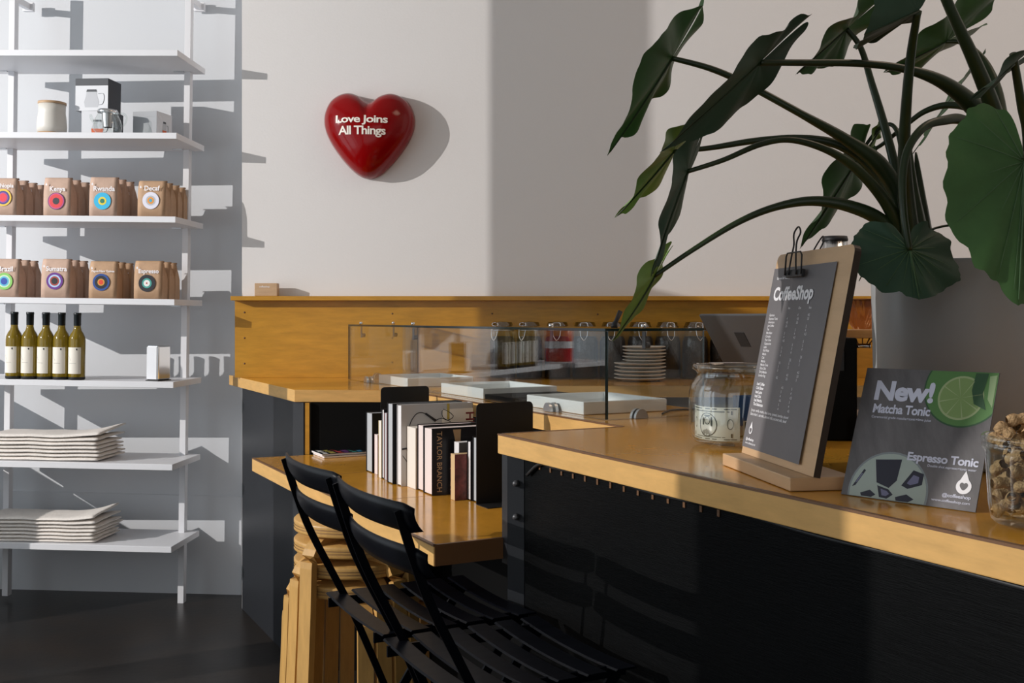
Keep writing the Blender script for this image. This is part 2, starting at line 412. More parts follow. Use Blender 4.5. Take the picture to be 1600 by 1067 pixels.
# near block: end board and long veneer front
panel('end_board', uv(uE+0.012, vE+0.006), uv(uE+0.012, vD+0.02), ZD-0.06, ZC-TH-0.001, 0.028, -U, M_black, counter)
fp0 = uv(uE+0.075, vE+0.035); fp1 = uv(uE+2.5, vE+0.035)
panel('front_panel', fp0, fp1, 0, ZC-TH-0.001, 0.03, -V, M_veneer, counter)
panel('end_panel', uv(uE+0.08, vE+0.036), uv(uE+0.08, vD+0.02), 0, ZD-0.055, 0.02, -U, M_void, counter)
panel('side_strip', uv(uE+0.041, vE+0.006), uv(uE+0.072, vE+0.034), ZD-0.2, ZC-TH-0.001, 0.004, -V, M_black, counter)
# cable with clips under the front edge, plus notches
bm = bm_new(); pts = []
for k in range(0, 40):
    s = 0.10+k*0.06
    sag = 0.002*math.sin(k*0.9)+0.004*math.exp(-((k-19)/4)**2)
    pts.append(uv(uE+s, vE+0.028, ZC-TH-0.006-sag-(0.035 if k == 0 else 0)))
add_tube(bm, smooth_path(pts, 3), 0.0045, 6)
obj('light_cable', bm, M_rubber, counter, world=True)
for k in range(14):
    bm = bm_new(); q = uv(uE+0.15+k*0.05, vE+0.0335, ZC-TH-0.016)
    add_box(bm, -0.0035, -0.001, -0.007, 0.0035, 0.001, 0.007, frame(q, U, V, Z), bevel=0.0009)
    obj('cable_notch', bm, M_ply, counter, world=True)
# hook screws on the end board
for zz in (0.985, 0.905):
    bm = bm_new(); q = uv(uE+0.062, vE+0.022, zz)
    add_lathe(bm, [(0, 0), (0.008, 0), (0.008, 0.006), (0.004, 0.012), (0, 0.012)], 12, frame(q, U, Z, -V)); obj('screw_cap', bm, M_alu, counter, world=True)

# birch backboard with ledge along the wall
XB = (368-800)/F*YBRD
bboard = thing('wood_backboard', 'orange birch backboard with a narrow ledge running along the wall behind the counter', 'backboard', (0.5, YBRD, ZC))
bm = bm_new(); add_box(bm, XB, YBRD-0.012, ZC+0.0005, 3.2, YW-0.001, 1.462); obj('board', bm, M_wood, bboard, world=True)
bm = bm_new(); add_box(bm, XB-0.004, YBRD-0.075, 1.4625, 3.2, YW-0.001, 1.483, bevel=0.001); obj('ledge', bm, M_wood, bboard, world=True)
for (sx, sy) in ((382, 488), (382, 528), (382, 568), (613, 490), (769, 490), (613, 528), (613, 566), (934, 491)):
    bm = bm_new(); q = P(sx, sy, YBRD-0.0125)
    add_lathe(bm, [(0, 0.0012), (0.0035, 0.0012), (0.0045, 0)], 10, Matrix.Translation(q) @ Matrix.Rotation(PI/2, 4, 'X')); obj('screw', bm, M_ply, bboard, world=True)
# card holder on the ledge
cb = P(417, 463, YBRD-0.045); cb.z = 1.4835
w2 = 0.053
ch = thing('card_block', 'small wooden business card block at the left end of the ledge', 'card holder', cb)
bm = bm_new(); add_box(bm, -w2, -0.022, 0, w2, 0.022, 0.060, bevel=0.002); obj('block', bm, M_lightwood, ch)
bm = bm_new(); add_text(bm, 'coffeeshop', frame(Vector((-0.030, -0.0226, 0.040)), Vector((1,0,0)), Z, Vector((0,-1,0))), width=0.048, bold=0.01); obj('lettering', bm, M_print, ch)

# the lower desk
a = PZ(398, 715, ZD); b = PZ(677.4, 852, ZD); d = PZ(475, 705, ZD)
desk = thing('counter_desk', 'lower birch desk ledge fixed to the counter behind the two black chairs', 'desk', (-0.4, 3.2, 0))
ub = b.dot(U); va = b.dot(V); ua = a.dot(U)
bm = bm_new()
pl = [uv(ua, va), uv(ub, va), uv(ub, vD+0.028), pin+V*(-0.002), Vector((pb.x+0.024, pb.y-0.002, 0))]
add_prism(bm, [(p.x, p.y) for p in pl], ZD-0.05, ZD, bevel=0.002)
for f in bm.faces:
    f.normal_update()
    if abs(f.normal.z) < 0.5: f.material_index = 1
obj('desk_top', bm, [M_woodtop, M_edge], desk, world=True)
bm = bm_new()
edge_strip(bm, uv(ua, va), uv(ub, va), -V, ZD); edge_strip(bm, uv(ub, va), uv(ub, va+0.4), U, ZD)
add_prism(bm, [(p.x, p.y) for p in (uv(ub+0.0008, va+0.003), uv(ub+0.0018, va+0.003), uv(ub+0.0018, vD), uv(ub+0.0008, vD))], ZD-0.0495, ZD-0.003)  # dark sheet over the near end face, its shade put into colour
obj('edge_trim', bm, M_ply, desk, world=True)
bm = bm_new(); 
for uu in (ua+0.55, ua+1.1):
    add_prism(bm, [(p.x, p.y) for p in (uv(uu, va+0.002), uv(uu+0.0016, va+0.002), uv(uu+0.0016, vD), uv(uu, vD))], ZD-0.001, ZD+0.0003)
obj('board_joint', bm, M_ply, desk, world=True)
panel('support_panel', uv(ua+0.55, va+0.34), uv(ub-0.02, va+0.34), 0, ZD-0.051, 0.02, -V, M_void, desk)

# ------------------------------------------------------------------ wall shelving
SO = Vector((-1.6162, 5.0801, 0)); YAW, ROLL, PIT = -0.0482, 0.0137, 0.002
SR = (Matrix.Rotation(YAW, 4, 'Z') @ Matrix.Rotation(ROLL, 4, 'Y') @ Matrix.Rotation(PIT, 4, 'X'))
SM = Matrix.Translation(SO) @ SR
SZ = [2.5715, 2.1955, 1.8155, 1.4398, 1.0642, 0.6894, 0.3152]
FO, BO, OV, STH = 0.308, 0.0604, 0.079, 0.0275
XL = -0.875
shelf = thing('wall_shelving', 'white metal shelf unit with seven deep shelves against the left wall', 'shelf')
place(shelf, SM)
for k, z in enumerate(SZ):
    bm = bm_new(); add_box(bm, XL-0.105, -FO, z, OV, BO, z+STH, bevel=0.0015); obj('shelf_board', bm, M_white, shelf)
for x0 in (XL, -0.003):
    bm = bm_new(); add_box(bm, x0, 0.0, 0.0 if x0 > -0.1 else 0.012, x0+0.029, 0.038, 3.0, bevel=0.001); obj('post', bm, M_white, shelf)
    bm = bm_new(); add_box(bm, x0+0.002, 0.038, 2.915, x0+0.027, 0.170, 2.945); obj('arm', bm, M_white, shelf)
    yb = 0.166 if x0 > -0.1 else 0.196
    bm = bm_new(); add_box(bm, x0-0.012, 0.150, 2.908, x0+0.041, 0.171, 2.952, bevel=0.002); obj('wall_bracket', bm, M_white, shelf)
    for k, z in enumerate(SZ):
        bm = bm_new(); add_box(bm, x0-0.05, -0.012, z-0.004, x0-0.001, -0.002, z); obj('shelf_clip', bm, M_steeldull, shelf)
def slx(px, ly, lz):
    """local x on the shelving for a picture column at a given depth"""
    lo_, hi_ = -1.6, 0.6
    for _ in range(50):
        mid = (lo_+hi_)/2; w = SM @ Vector((mid, ly, lz))
        if 800+F*w.x/w.y < px: lo_ = mid
        else: hi_ = mid
    return (lo_+hi_)/2
def on_shelf(i, px, ly, rz=0.0, dz=0.0):
    z = SZ[i]+STH+0.0006+dz
    return SM @ Matrix.Translation((slx(px, ly, z), ly, z)) @ Matrix.Rotation(rz, 4, 'Z')

# ---- coffee bags
def bag_mesh(w, h, d, k, seed):
    r = random.Random(seed); bm = bm_new(); rows = []
    prof = [(0, 0.0), (-0.001, 0.25), (0.0, 0.55), (0.003, 0.78), (0.006, 0.92)]
    nx = 7
    zz = [0, 0.3, 0.62, 0.80, 0.93, 0.985, 1.0, 0.985, 0.955]
    yf = [0, 0, 0.002, 0.006, 0.010, 0.014, 0.021, 0.028, 0.029]
    zb = [0, 0.25, 0.55, 0.70, 0.83, 0.90, 0.930, 0.935, 0.935]
    yb = [d, d+0.001, d-0.001, d*0.74, d*0.48, 0.026, 0.024, 0.024, 0.0245]
    lean = r.uniform(-0.003, 0.003)
    F_, B_ = [], []
    for i in range(9):
        rf, rb = [], []
        for j in range(nx):
            s = j/(nx-1)*2-1
            pin_ = 1-0.02*(i > 3)
            bul = 0.004*(1-s*s)*math.sin(min(1, i/4)*PI)
            wv = 0.0012*noise.noise(Vector((s*2, i*0.7, seed*3.1)))
            rf.append(Vector((s*w/2*pin_+lean*i/8, yf[i]-bul+wv, zz[i]*h)))
            gus = (abs(s) > 0.9)
            rb.append(Vector((s*w/2*pin_+lean*i/8, yb[i]+bul*0.6+wv, zb[i]*h)))
        F_.append(rf); B_.append(rb)
    fv = add_grid(bm, F_); bv = add_grid(bm, B_)
    for j, sgn in ((0, -1), (nx-1, 1)):
        mids = []
        for i in range(8):
            mid = (fv[i][j].co+bv[i][j].co)/2; mid.x -= sgn*(0.001+0.008*max(0, (i-1)/6))
            mids.append(bm.verts.new(mid))
        for i in range(7):
            bm.faces.new((fv[i][j], fv[i+1][j], mids[i+1], mids[i])); bm.faces.new((mids[i], mids[i+1], bv[i+1][j], bv[i][j]))
    for j in range(nx-1):
        bm.faces.new((fv[0][j], bv[0][j], bv[0][j+1], fv[0][j+1]))
    return bm
RINGS = {
 'Ethiopia': [((0.90, 0.55, 0.05), 1.0), ((0.03, 0.035, 0.22), 0.80), ((0.30, 0.06, 0.35), 0.62), ((0.75, 0.03, 0.06), 0.50)],
 'Kenya': [((0.10, 0.02, 0.12), 1.0), ((0.60, 0.10, 0.28), 0.93), ((0.75, 0.05, 0.06), 0.82), ((0.03, 0.035, 0.045), 0.40)],
 'Rwanda': [((0.04, 0.50, 0.80), 1.0), ((0.85, 0.68, 0.06), 0.48), ((0.03, 0.22, 0.14), 0.27)],
 'Decaf': [((0.78, 0.77, 0.88), 1.0), ((0.50, 0.52, 0.55), 0.58), ((0.80, 0.32, 0.05), 0.40), ((0.05, 0.40, 0.60), 0.18)],
 'Brazil': [((0.25, 0.60, 0.12), 1.0), ((0.62, 0.80, 0.55), 0.74), ((0.10, 0.50, 0.70), 0.58), ((0.02, 0.07, 0.40), 0.40)],
 'Sumatra': [((0.13, 0.02, 0.25), 1.0), ((0.45, 0.62, 0.85), 0.74), ((0.40, 0.05, 0.03), 0.56), ((0.01, 0.01, 0.012), 0.38)],
 'Papua New Guinea': [((0.015, 0.07, 0.30), 1.0), ((0.01, 0.012, 0.02), 0.76), ((0.65, 0.32, 0.04), 0.42), ((0.75, 0.06, 0.02), 0.28)],
 'Espresso': [((0.012, 0.010, 0.016), 1.0), ((0.05, 0.35, 0.30), 0.58), ((0.85, 0.85, 0.82), 0.38), ((0.50, 0.02, 0.03), 0.10)],
}
DISC = {'Ethiopia': 'yellow, navy and red', 'Kenya': 'red and black', 'Rwanda': 'sky blue and yellow', 'Decaf': 'white and orange', 'Brazil': 'light green and blue', 'Sumatra': 'purple, pale blue and black', 'Papua New Guinea': 'dark blue, black and orange', 'Espresso': 'black, teal and white'}
LOOK = {'Ethiopia': 'Ethiopia', 'Kenya': 'Kenya', 'Rwanda': 'Rwanda', 'Decaf': 'Decaf', 'Brazil': 'Brazil', 'Sumatra': 'Sumatra', 'Papua New Guinea': 'Papua New Guinea', 'Espresso': 'Espresso'}
def drop_outline(s):
    pts = [(0, 1.45*s, 0)]
    for k in range(17):
        an = math.radians(55)-math.radians(290)*k/16
        pts.append((0.70*s*math.cos(an), 0.70*s*math.sin(an), 0))
    return pts
def make_bag(name_, w, h, d, px, i, dxs, seed, m, disc_px, disc_r, title_w):
    t_ = thing('coffee_bag', '', 'coffee bag', group='paper coffee bags on the two upper middle shelves')
    bm = bag_mesh(w, h, d, 0, seed); obj('bag', bm, m, t_)
    Mf = frame(Vector((0, -0.0052, 0)), Vector((1,0,0)), Z, Vector((0,-1,0)))
    bm = bm_new(); ms = []
    for q, (c_, rr) in enumerate(RINGS[name_]):
        ms.append(MATS.get('ring_%s' % str(c_)) or mat('ring_%s' % str(c_), c_, 0.55))
        add_disc(bm, (disc_px[0], disc_px[1], 0.0004*q), disc_r*rr, Mf, q)
    obj('label_disc', bm, ms, t_)
    bm = bm_new()
    add_text(bm, name_, Mf @ Matrix.Translation((disc_px[0]-title_w*0.42, disc_px[1]+disc_r*1.18, 0)), width=title_w, bold=0.02)
    dp = drop_outline(0.0062); add_poly(bm, dp, Mf @ Matrix.Translation((-w*0.38, h*0.80, 0)))
    obj('lettering', bm, M_print, t_)
    return t_
bags = [
 # name, shelf, centre px, w, h, n, disc centre(x,z), material
 ('Ethiopia', 2, 3.5, 0.134, 0.172, 4, (0.005, 0.080), M_kraft2, 0.085),
 ('Kenya', 2, 89.5, 0.128, 0.176, 4, (-0.002, 0.066), M_kraft2, 0.072),
 ('Rwanda', 2, 160, 0.128, 0.180, 3, (-0.002, 0.068), M_kraft2, 0.098),
 ('Decaf', 2, 235, 0.130, 0.165, 4, (-0.002, 0.072), M_kraft, 0.072),
 ('Brazil', 3, 6, 0.134, 0.176, 3, (0.0, 0.072), M_kraft2, 0.070),
 ('Sumatra', 3, 85, 0.134, 0.178, 3, (-0.001, 0.076), M_kraft2, 0.098),
 ('Papua New Guinea', 3, 159, 0.130, 0.170, 3, (-0.006, 0.073), M_kraft, 0.105),
 ('Espresso', 3, 230, 0.132, 0.174, 3, (-0.004, 0.071), M_kraft, 0.094),
]
ORD = ['front', 'second', 'third', 'fourth']
for bi, (nm, si, px, w, h, n, dc, mm, tw) in enumerate(bags):
    first = make_bag(nm, w, h, 0.062, px, si, None, bi*11+3, mm, dc, 0.039, tw)
    lxz = SZ[si]+STH
    lx0 = slx(px, -0.296, lxz)
    for k in range(n):
        ly = -0.292+k*0.082
        M_ = SM @ Matrix.Translation((lx0+0.004*rnd.uniform(-1, 1), ly, lxz+0.0008)) @ Matrix.Rotation(rnd.uniform(-0.035, 0.035), 4, 'Z')
        shade = 'upper' if si == 2 else 'lower'
        if k == 0:
            place(first, M_); first['label'] = '%s coffee bag with %s disc, front of its row' % (nm, DISC[nm])
        else:
            dup(first, M_, 'kraft coffee bag, %s from the front behind the %s bag' % (ORD[k], nm))

# ---- wine bottles
def bottle():
    t_ = thing('wine_bottle', '', 'bottle', group='white wine bottles in a row on the shelf')
    bm = bm_new(); add_lathe(bm, [(0, 0.003), (0.030, 0.0), (0.036, 0.004), (0.0365, 0.02), (0.0365, 0.180), (0.035, 0.195), (0.028, 0.212), (0.019, 0.226), (0.0155, 0.240), (0.0148, 0.262), (0.0148, 0.300), (0, 0.3)], 28); obj('glass', bm, M_bottle, t_)
    bm = bm_new(); add_lathe(bm, [(0.0156, 0.248), (0.0160, 0.249), (0.0164, 0.296), (0.0172, 0.297), (0.0172, 0.306), (0.0155, 0.308), (0, 0.308)], 24); obj('capsule', bm, M_capsule, t_)
    bm = bm_new(); rows = []
    for z in (0.028, 0.149):
        rows.append([Vector((0.0369*math.sin(a_), -0.0369*math.cos(a_), z)) for a_ in [(-1.75+k*2.55/18) for k in range(19)]])
    add_grid(bm, rows)
    lb = obj('label', bm, M_label, t_)
    bm = bm_new()
    def onlab(a_, z, r=0.0372): return Vector((r*math.sin(a_), -r*math.cos(a_), z))
    for (a0, z0, a1, z1, hw) in ((-0.9, 0.112, -0.45, 0.088, 0.0006), (0.20, 0.141, 0.36, 0.141, 0.003), (0.24, 0.137, 0.34, 0.137, 0.0015), (-0.7, 0.076, 0.2, 0.076, 0.0004)):
        q = [onlab(a0+(a1-a0)*k/5, z0+(z1-z0)*k/5) for k in range(6)]
        add_grid(bm, [[v-Z*hw for v in q], [v+Z*hw for v in q]])
    obj('print', bm, M_ink, lb)
    bm = bm_new(); add_lathe(bm, [(0, 0.001), (0.034, 0.0005), (0.0368, 0.004), (0.0368, 0.013)], 28); obj('base_ring', bm, M_ink, t_)
    return t_
b0 = bottle()
for k, px in enumerate((21.5, 46, 71, 95.5, 119.8)):
    M_ = on_shelf(4, px, -0.262, rnd.uniform(-0.12, 0.12) + 0.05)
    lab = 'white wine bottle with cream label, %s of the five bottles' % ('leftmost', 'second from the left', 'middle one', 'second from the right', 'rightmost')[k]
    if k == 0: place(b0, M_); b0['label'] = lab
    else: dup(b0, M_, lab)

# ---- napkin dispenser
nd = thing('napkin_dispenser', 'small polished steel napkin dispenser on the right of the bottle shelf', 'napkin holder'); place(nd, on_shelf(4, 248, -0.225, -0.25))
bm = bm_new(); add_box(bm, -0.032, -0.050, 0.004, 0.032, 0.045, 0.162, bevel=0.007); obj('steel_case', bm, M_steel, nd)
bm = bm_new(); add_box(bm, -0.0345, -0.044, 0.008, -0.0322, 0.039, 0.156, bevel=0.001); add_box(bm, -0.027, -0.0535, 0.008, 0.026, -0.0502, 0.157, bevel=0.0012); obj('bright_plates', bm, M_palecard, nd)  # pale plates: bright window reflection on the steel put into colour
bm = bm_new(); add_box(bm, -0.034, -0.052, 0.0, 0.034, 0.047, 0.004); obj('foot_plate', bm, M_rubber, nd)

# ---- canister, boxes, teapot on the second shelf
cn = thing('stoneware_canister', 'cream stoneware canister with wooden lid on the second shelf', 'canister'); place(cn, on_shelf(1, 81, -0.20))
bm = bm_new(); add_lathe(bm, [(0, 0.012), (0.064, 0.012), (0.066, 0.04), (0.0635, 0.075), (0.059, 0.11), (0.060, 0.145), (0.0, 0.145)], 36); obj('body', bm, M_ceramic, cn)
bm = bm_new(); add_lathe(bm, [(0, 0.0), (0.063, 0), (0.064, 0.012), (0, 0.0121)], 36); obj('wooden_base', bm, M_lightwood, cn)
bm = bm_new(); add_lathe(bm, [(0, 0.1452), (0.062, 0.1452), (0.063, 0.149), (0.062, 0.156), (0, 0.157)], 36); obj('lid', bm, M_lightwood, cn)
def carton(w, d, h, label, top_m, pot_body=None, full=True, side_pic=False):
    t_ = thing('teapot_carton', label, 'box', group='teapot cartons on the second shelf')
    bm = bm_new(); add_box(bm, -w/2, 0, 0, w/2, d, h, bevel=0.001); obj('carton', bm, M_greycard, t_)
    bm = bm_new(); add_box(bm, -w/2+0.0, -0.0006, 0.0, w/2, 0.0002, h*0.78 if full else h*0.72); obj('front_print', bm, M_palecard if full else M_greycard, t_)
    bm = bm_new(); add_box(bm, -w/2-0.0004, -0.0008, h*0.78, w/2+0.0004, d, h+0.0005); obj('printed_band', bm, top_m, t_)
    bm = bm_new(); add_box(bm, w/2, 0.001, 0.0, w/2+0.0006, d-0.001, h*0.999); obj('side_print', bm, M_darkcard if not side_pic else M_palecard, t_)
    Mf = frame(Vector((0, -0.0012, 0)), Vector((1,0,0)), Z, Vector((0,-1,0)))
    if side_pic: Mf = frame(Vector((w/2+0.0012, d*0.5, 0)), Vector((0,1,0)), Z, Vector((1,0,0)))
    bm = bm_new(); s = h*0.30; cy = h*0.36; k_ = 0.6 if side_pic else 1
    oval = [(-0.55*s*k_, cy+s*0.75), (0.55*s*k_, cy+s*0.75), (0.62*s*k_, cy+0.3*s), (0.82*s*k_, cy-0.3*s), (0.7*s*k_, cy-0.85*s), (-0.7*s*k_, cy-0.85*s), (-0.82*s*k_, cy-0.3*s), (-0.62*s*k_, cy+0.3*s)]
    add_poly(bm, [(x, y, 0) for x, y in oval], Mf, 0)
    if pot_body: add_poly(bm, [(-0.80*s*k_, cy-0.15*s, 0.0004), (-0.7*s*k_, cy-0.85*s, 0.0004), (0.7*s*k_, cy-0.85*s, 0.0004), (0.80*s*k_, cy-0.15*s, 0.0004)], Mf, 1)
    add_poly(bm, [(-0.58*s*k_, cy+0.75*s, 0.0004), (0.58*s*k_, cy+0.75*s, 0.0004), (0.5*s*k_, cy+1.0*s, 0.0004), (-0.5*s*k_, cy+1.0*s, 0.0004)], Mf, 2)
    hp = [(0.72*s*k_, cy+0.55*s), (1.25*s*k_, cy+0.55*s), (1.38*s*k_, cy+0.1*s), (1.2*s*k_, cy-0.5*s), (0.8*s*k_, cy-0.6*s)]
    add_tube(bm, [Mf @ Vector((x, y, 0.0003)) for x, y in smooth_path([Vector((x, y, 0)) for x, y in hp], 4) and [(v.x, v.y) for v in smooth_path([Vector((x, y, 0)) for x, y in hp], 4)]], 0.0013, 4, 3)
    obj('teapot_picture', bm, [flatmat('picture_glass_grey', (0.52, 0.53, 0.56)), M_tea, M_darkcard, M_greycard], t_)
    return t_
c1 = carton(0.150, 0.115, 0.120, 'grey carton with an orange tea teapot picture, lower left of the three cartons', M_palecard, True); place(c1, on_shelf(1, 152, -0.185, 0.02))
c2 = carton(0.160, 0.125, 0.150, 'tall grey carton with a glass teapot picture, standing on the other carton', M_darkcard); place(c2, on_shelf(1, 143, -0.185, -0.06, 0.1218))
c3 = carton(0.125, 0.125, 0.118, 'grey carton with a teapot on its side face, right end of the second shelf', M_greycard, True, False, True); place(c3, on_shelf(1, 226, -0.19, -0.20))
tp = thing('glass_teapot', 'small clear glass teapot with steel lid in front of the cartons', 'teapot'); place(tp, on_shelf(1, 168, -0.262, 0.0))
bm = bm_new(); add_lathe(bm, [(0, 0.002), (0.048, 0.002), (0.060, 0.012), (0.063, 0.035), (0.056, 0.066), (0.044, 0.090), (0.046, 0.096)], 32); obj('body', bm, M_glass, tp)
bm = bm_new(); add_lathe(bm, [(0.046, 0.0965), (0.047, 0.1), (0.043, 0.110), (0, 0.112)], 28); obj('lid', bm, M_steel, tp)
bm = bm_new(); add_lathe(bm, [(0.020, 0.03), (0.024, 0.06), (0.026, 0.095)], 20); obj('strainer', bm, M_steeldull, tp)
bm = bm_new(); add_tube(bm, smooth_path([(0.046, 0, 0.088), (0.072, 0, 0.094), (0.088, 0, 0.075), (0.080, 0, 0.045), (0.062, 0, 0.036)], 6), 0.0045, 8); obj('handle', bm, M_glass, tp)
bm = bm_new(); add_tube(bm, smooth_path([(-0.058, 0, 0.05), (-0.074, 0, 0.068), (-0.080, 0, 0.088)], 4), [0.010, 0.006], 8); obj('spout', bm, M_glass, tp)

# ---- folded tote bags
def tote(seed, w, d, th, curl=0.0, skew=0.0):
    bm = bm_new(); nx, ny = 34, 14; r = random.Random(seed)
    top, bot = [], []
    for j in range(ny+1):
        rt, rb = [], []
        for i in range(nx+1):
            x = (i/nx-0.5)*w; y = j/ny*d
            n1 = noise.noise(Vector((x*9, y*9, (seed//13)*1.7))); n2 = noise.noise(Vector((x*25, y*25, (seed//13)*2.3)))
            ex = 0.008*noise.noise(Vector((y*16, seed*5.1, 0.3)))*(1 if i == nx else 0)
            edge = min(1.0, min(i, nx-i, j, ny-j)/1.5)
            c = 0.0
            if curl:
                q = max(0, (x/w+0.5)-0.60)/0.40; qy = (y/d)
                c = curl*q*q*(0.35+0.65*qy)
            zt = th*(0.55+0.40*edge)+0.0035*n1+0.0006*n2+c
            zb = th*0.18*(1-edge)+0.0002+c+(0.0035*n1 if seed % 13 else max(0, 0.002*n1))
            rt.append(Vector((x+ex+skew*y, y-0.002*n2, zt))); rb.append(Vector((x+ex+skew*y, y-0.002*n2, min(zb, zt-0.0008))))
        top.append(rt); bot.append(rb)
    tv = add_grid(bm, top); bv = add_grid(bm, bot)
    per = [(0, i) for i in range(nx+1)]+[(j, nx) for j in range(1, ny+1)]+[(ny, i) for i in range(nx-1, -1, -1)]+[(j, 0) for j in range(ny-1, 0, -1)]
    for k in range(len(per)):
        a_, b_ = per[k], per[(k+1) % len(per)]
        f = bm.faces.new((tv[a_[0]][a_[1]], tv[b_[0]][b_[1]], bv[b_[0]][b_[1]], bv[a_[0]][a_[1]])); f.smooth = True
    return bm
NUM = ['topmost', 'second from the top', 'third from the top', 'fourth from the top', 'fifth from the top', 'sixth from the top', 'bottom one']
for si, pxr, place_w, hs in ((5, 153, 'upper', (0.0175,)*7), (6, 148, 'lower', (0.0165,)*7)):
    zacc = 0.001
    for k in range(7):
        th = hs[0]*rnd.uniform(0.92, 1.05)
        last = k == 6
        bm = tote(si*13+k, 0.56, 0.235+rnd.uniform(-0.01, 0.012), th*1.04, curl=0.042 if last else (0.018 if k == 5 else 0.007), skew=0.10)
        o = obj('folded_tote_bag', bm, M_canvas)
        tag(o, 'folded natural canvas tote bag, %s of the %s stack on the shelf' % (NUM[6-k], place_w), 'tote bag', 'folded canvas tote bags on the low shelves')
        lz = SZ[si]+STH
        xr = slx(pxr, -0.285, lz)+rnd.uniform(-0.008, 0.008)
        o.matrix_basis = SM @ Matrix.Translation((xr-0.28, -0.288+rnd.uniform(-0.004, 0.004), lz+zacc)) @ Matrix.Rotation(rnd.uniform(-0.012, 0.012), 4, 'Z')
        zacc += th*0.98+0.0005

# ------------------------------------------------------------------ heart on the wall
HC = P(578.5, 214, YW); HS = 0.2005
hw = [(0, .76), (.10, .80), (.28, .93), (.50, .985), (.72, .93), (.92, .77), (1.04, .50), (1.05, .22), (.96, -.06), (.78, -.36), (.55, -.65), (.33, -.86), (.15, -.97), (0, -1.0)]
half = smooth_path([Vector((x, y, 0)) for x, y in hw], 5)
outl = half+[Vector((-p.x, p.y, 0)) for p in half[-2:0:-1]]
HDEP = 0.128; HLIP = 0.034
def heart_depth(x, y):
    """dome height above the lip at a point of the face, by the ray fraction from the centre"""
    c = Vector((0, 0.12, 0)); d_ = Vector((x, y, 0))-c
    if d_.length < 1e-6: return HLIP+HDEP
    an = math.atan2(d_.y, d_.x); best = None
    for i in range(len(outl)):
        a_ = outl[i]-c; b_ = outl[(i+1) % len(outl)]-c
        den = d_.x*(b_.y-a_.y)-d_.y*(b_.x-a_.x)
        if abs(den) < 1e-9: continue
        tt = (a_.x*(b_.y-a_.y)-a_.y*(b_.x-a_.x))/den; s_ = (a_.x*d_.y-a_.y*d_.x)/den
        if tt > 0 and -1e-6 <= s_ <= 1+1e-6 and (best is None or tt > best): best = tt
    s = min(1, 1/best) if best else 0
    return HLIP+HDEP*math.sqrt(max(0, 1-s**2.3))
heart = thing('heart_sign', 'glossy red heart wall sign with cream lettering on the white wall', 'wall sign', HC, (0, 0.012, 0))
bm = bm_new(); rows = []
c = Vector((0, 0.12, 0))
rows.append([Vector((p.x*HS, 0.0, p.y*HS)) for p in outl])
rows.append([Vector((p.x*HS*1.012, -HLIP*0.5, p.y*HS*1.012)) for p in outl])
rows.append([Vector((p.x*HS, -HLIP, p.y*HS)) for p in outl])
for s in (0.985, 0.96, 0.92, 0.86, 0.78, 0.68, 0.56, 0.43, 0.30, 0.17, 0.06):
    rows.append([Vector(((c.x+(p.x-c.x)*s)*HS, -(HLIP+HDEP*math.sqrt(1-s**2.3)), (c.y+(p.y-c.y)*s)*HS)) for p in outl])
vv = add_grid(bm, rows, close_u=True)
bm.faces.new(vv[-1]); bm.faces.new(vv[0][::-1])
obj('heart_body', bm, M_red, heart)
bm = bm_new()
for body, cx, base, wd in (('Love Joins', 571.7, 200.6, 0.243), ('All Things', 572.2, 218.6, 0.221)):
    vv, ff = text_mesh(body, width=wd, height=0.046 if body[0] == 'L' else 0.052, bold=0.022, space=0.92)
    ox = (cx-578.5)/F*4.96-wd/2; oz = -(base-214)/F*4.96
    bv = []
    for v in vv:
        x = ox+v.x; z = oz+v.y
        bv.append(bm.verts.new((x, -(heart_depth(x/HS, z/HS)+0.0022), z)))
    for f in ff:
        try: bm.faces.new([bv[i] for i in f])
        except ValueError: pass
obj('lettering', bm, M_cream, heart)

# ------------------------------------------------------------------ glass display case with trays
G1 = PZ(541, 593, ZC); G2 = PZ(950, 656.5, ZC)
ug1, ug2, vg = G1.dot(U), G2.dot(U), (G1.dot(V)+G2.dot(V))/2
ZG = 1.3435; GD = 0.34; GT = 0.008
case = thing('display_case', 'low frameless glass display case standing on the counter', 'display case', uv((ug1+ug2)/2, vg+GD/2, ZC))
def pane(name, u0, v0, u1, v1, z0, z1):
    bm = bm_new(); add_prism(bm, [(p.x, p.y) for p in (uv(u0, v0), uv(u1, v0), uv(u1, v1), uv(u0, v1))], z0, z1)
    dims = {'u': abs(u1-u0), 'v': abs(v1-v0), 'z': abs(z1-z0)}; thin = min(dims, key=dims.get); ax = {'u': U, 'v': V, 'z': Z}[thin]
    for f in bm.faces:
        f.normal_update(); f.material_index = 0 if abs(f.normal.dot(ax)) > 0.9 else 1
    return obj(name, bm, [M_pane, M_glassedge], case, world=True)
pane('front_pane', ug1, vg, ug2, vg+GT, ZC+0.0015, ZG-0.0005)
pane('end_pane', ug2-GT, vg+GT+0.002, ug2, vg+GD, ZC+0.0015, ZG-0.0005)
pane('end_pane', ug1, vg+GT+0.002, ug1+GT, vg+GD, ZC+0.0015, ZG-0.0005)
pane('top_pane', ug1, vg, ug2, vg+GD, ZG, ZG+GT)
def clamp(q, along, across, R=0.021):
    bm = bm_new()
    for s in (-1, 1):
        ring = [q+across*(s*(GT/2+0.001))+along*(R*math.cos(PI*k/14))+Z*(R*1.25*math.sin(PI*k/14)) for k in range(15)]
        r2 = [p+across*(s*0.010) for p in ring]
        va_ = [bm.verts.new(p) for p in ring]; vb_ = [bm.verts.new(p) for p in r2]
        bm.faces.new(va_); bm.faces.new(vb_[::-1])
        for k in range(15): bm.faces.new((va_[k], va_[(k+1) % 15], vb_[(k+1) % 15], vb_[k]))
    obj('pane_clamp', bm, M_steeldull, case, world=True)
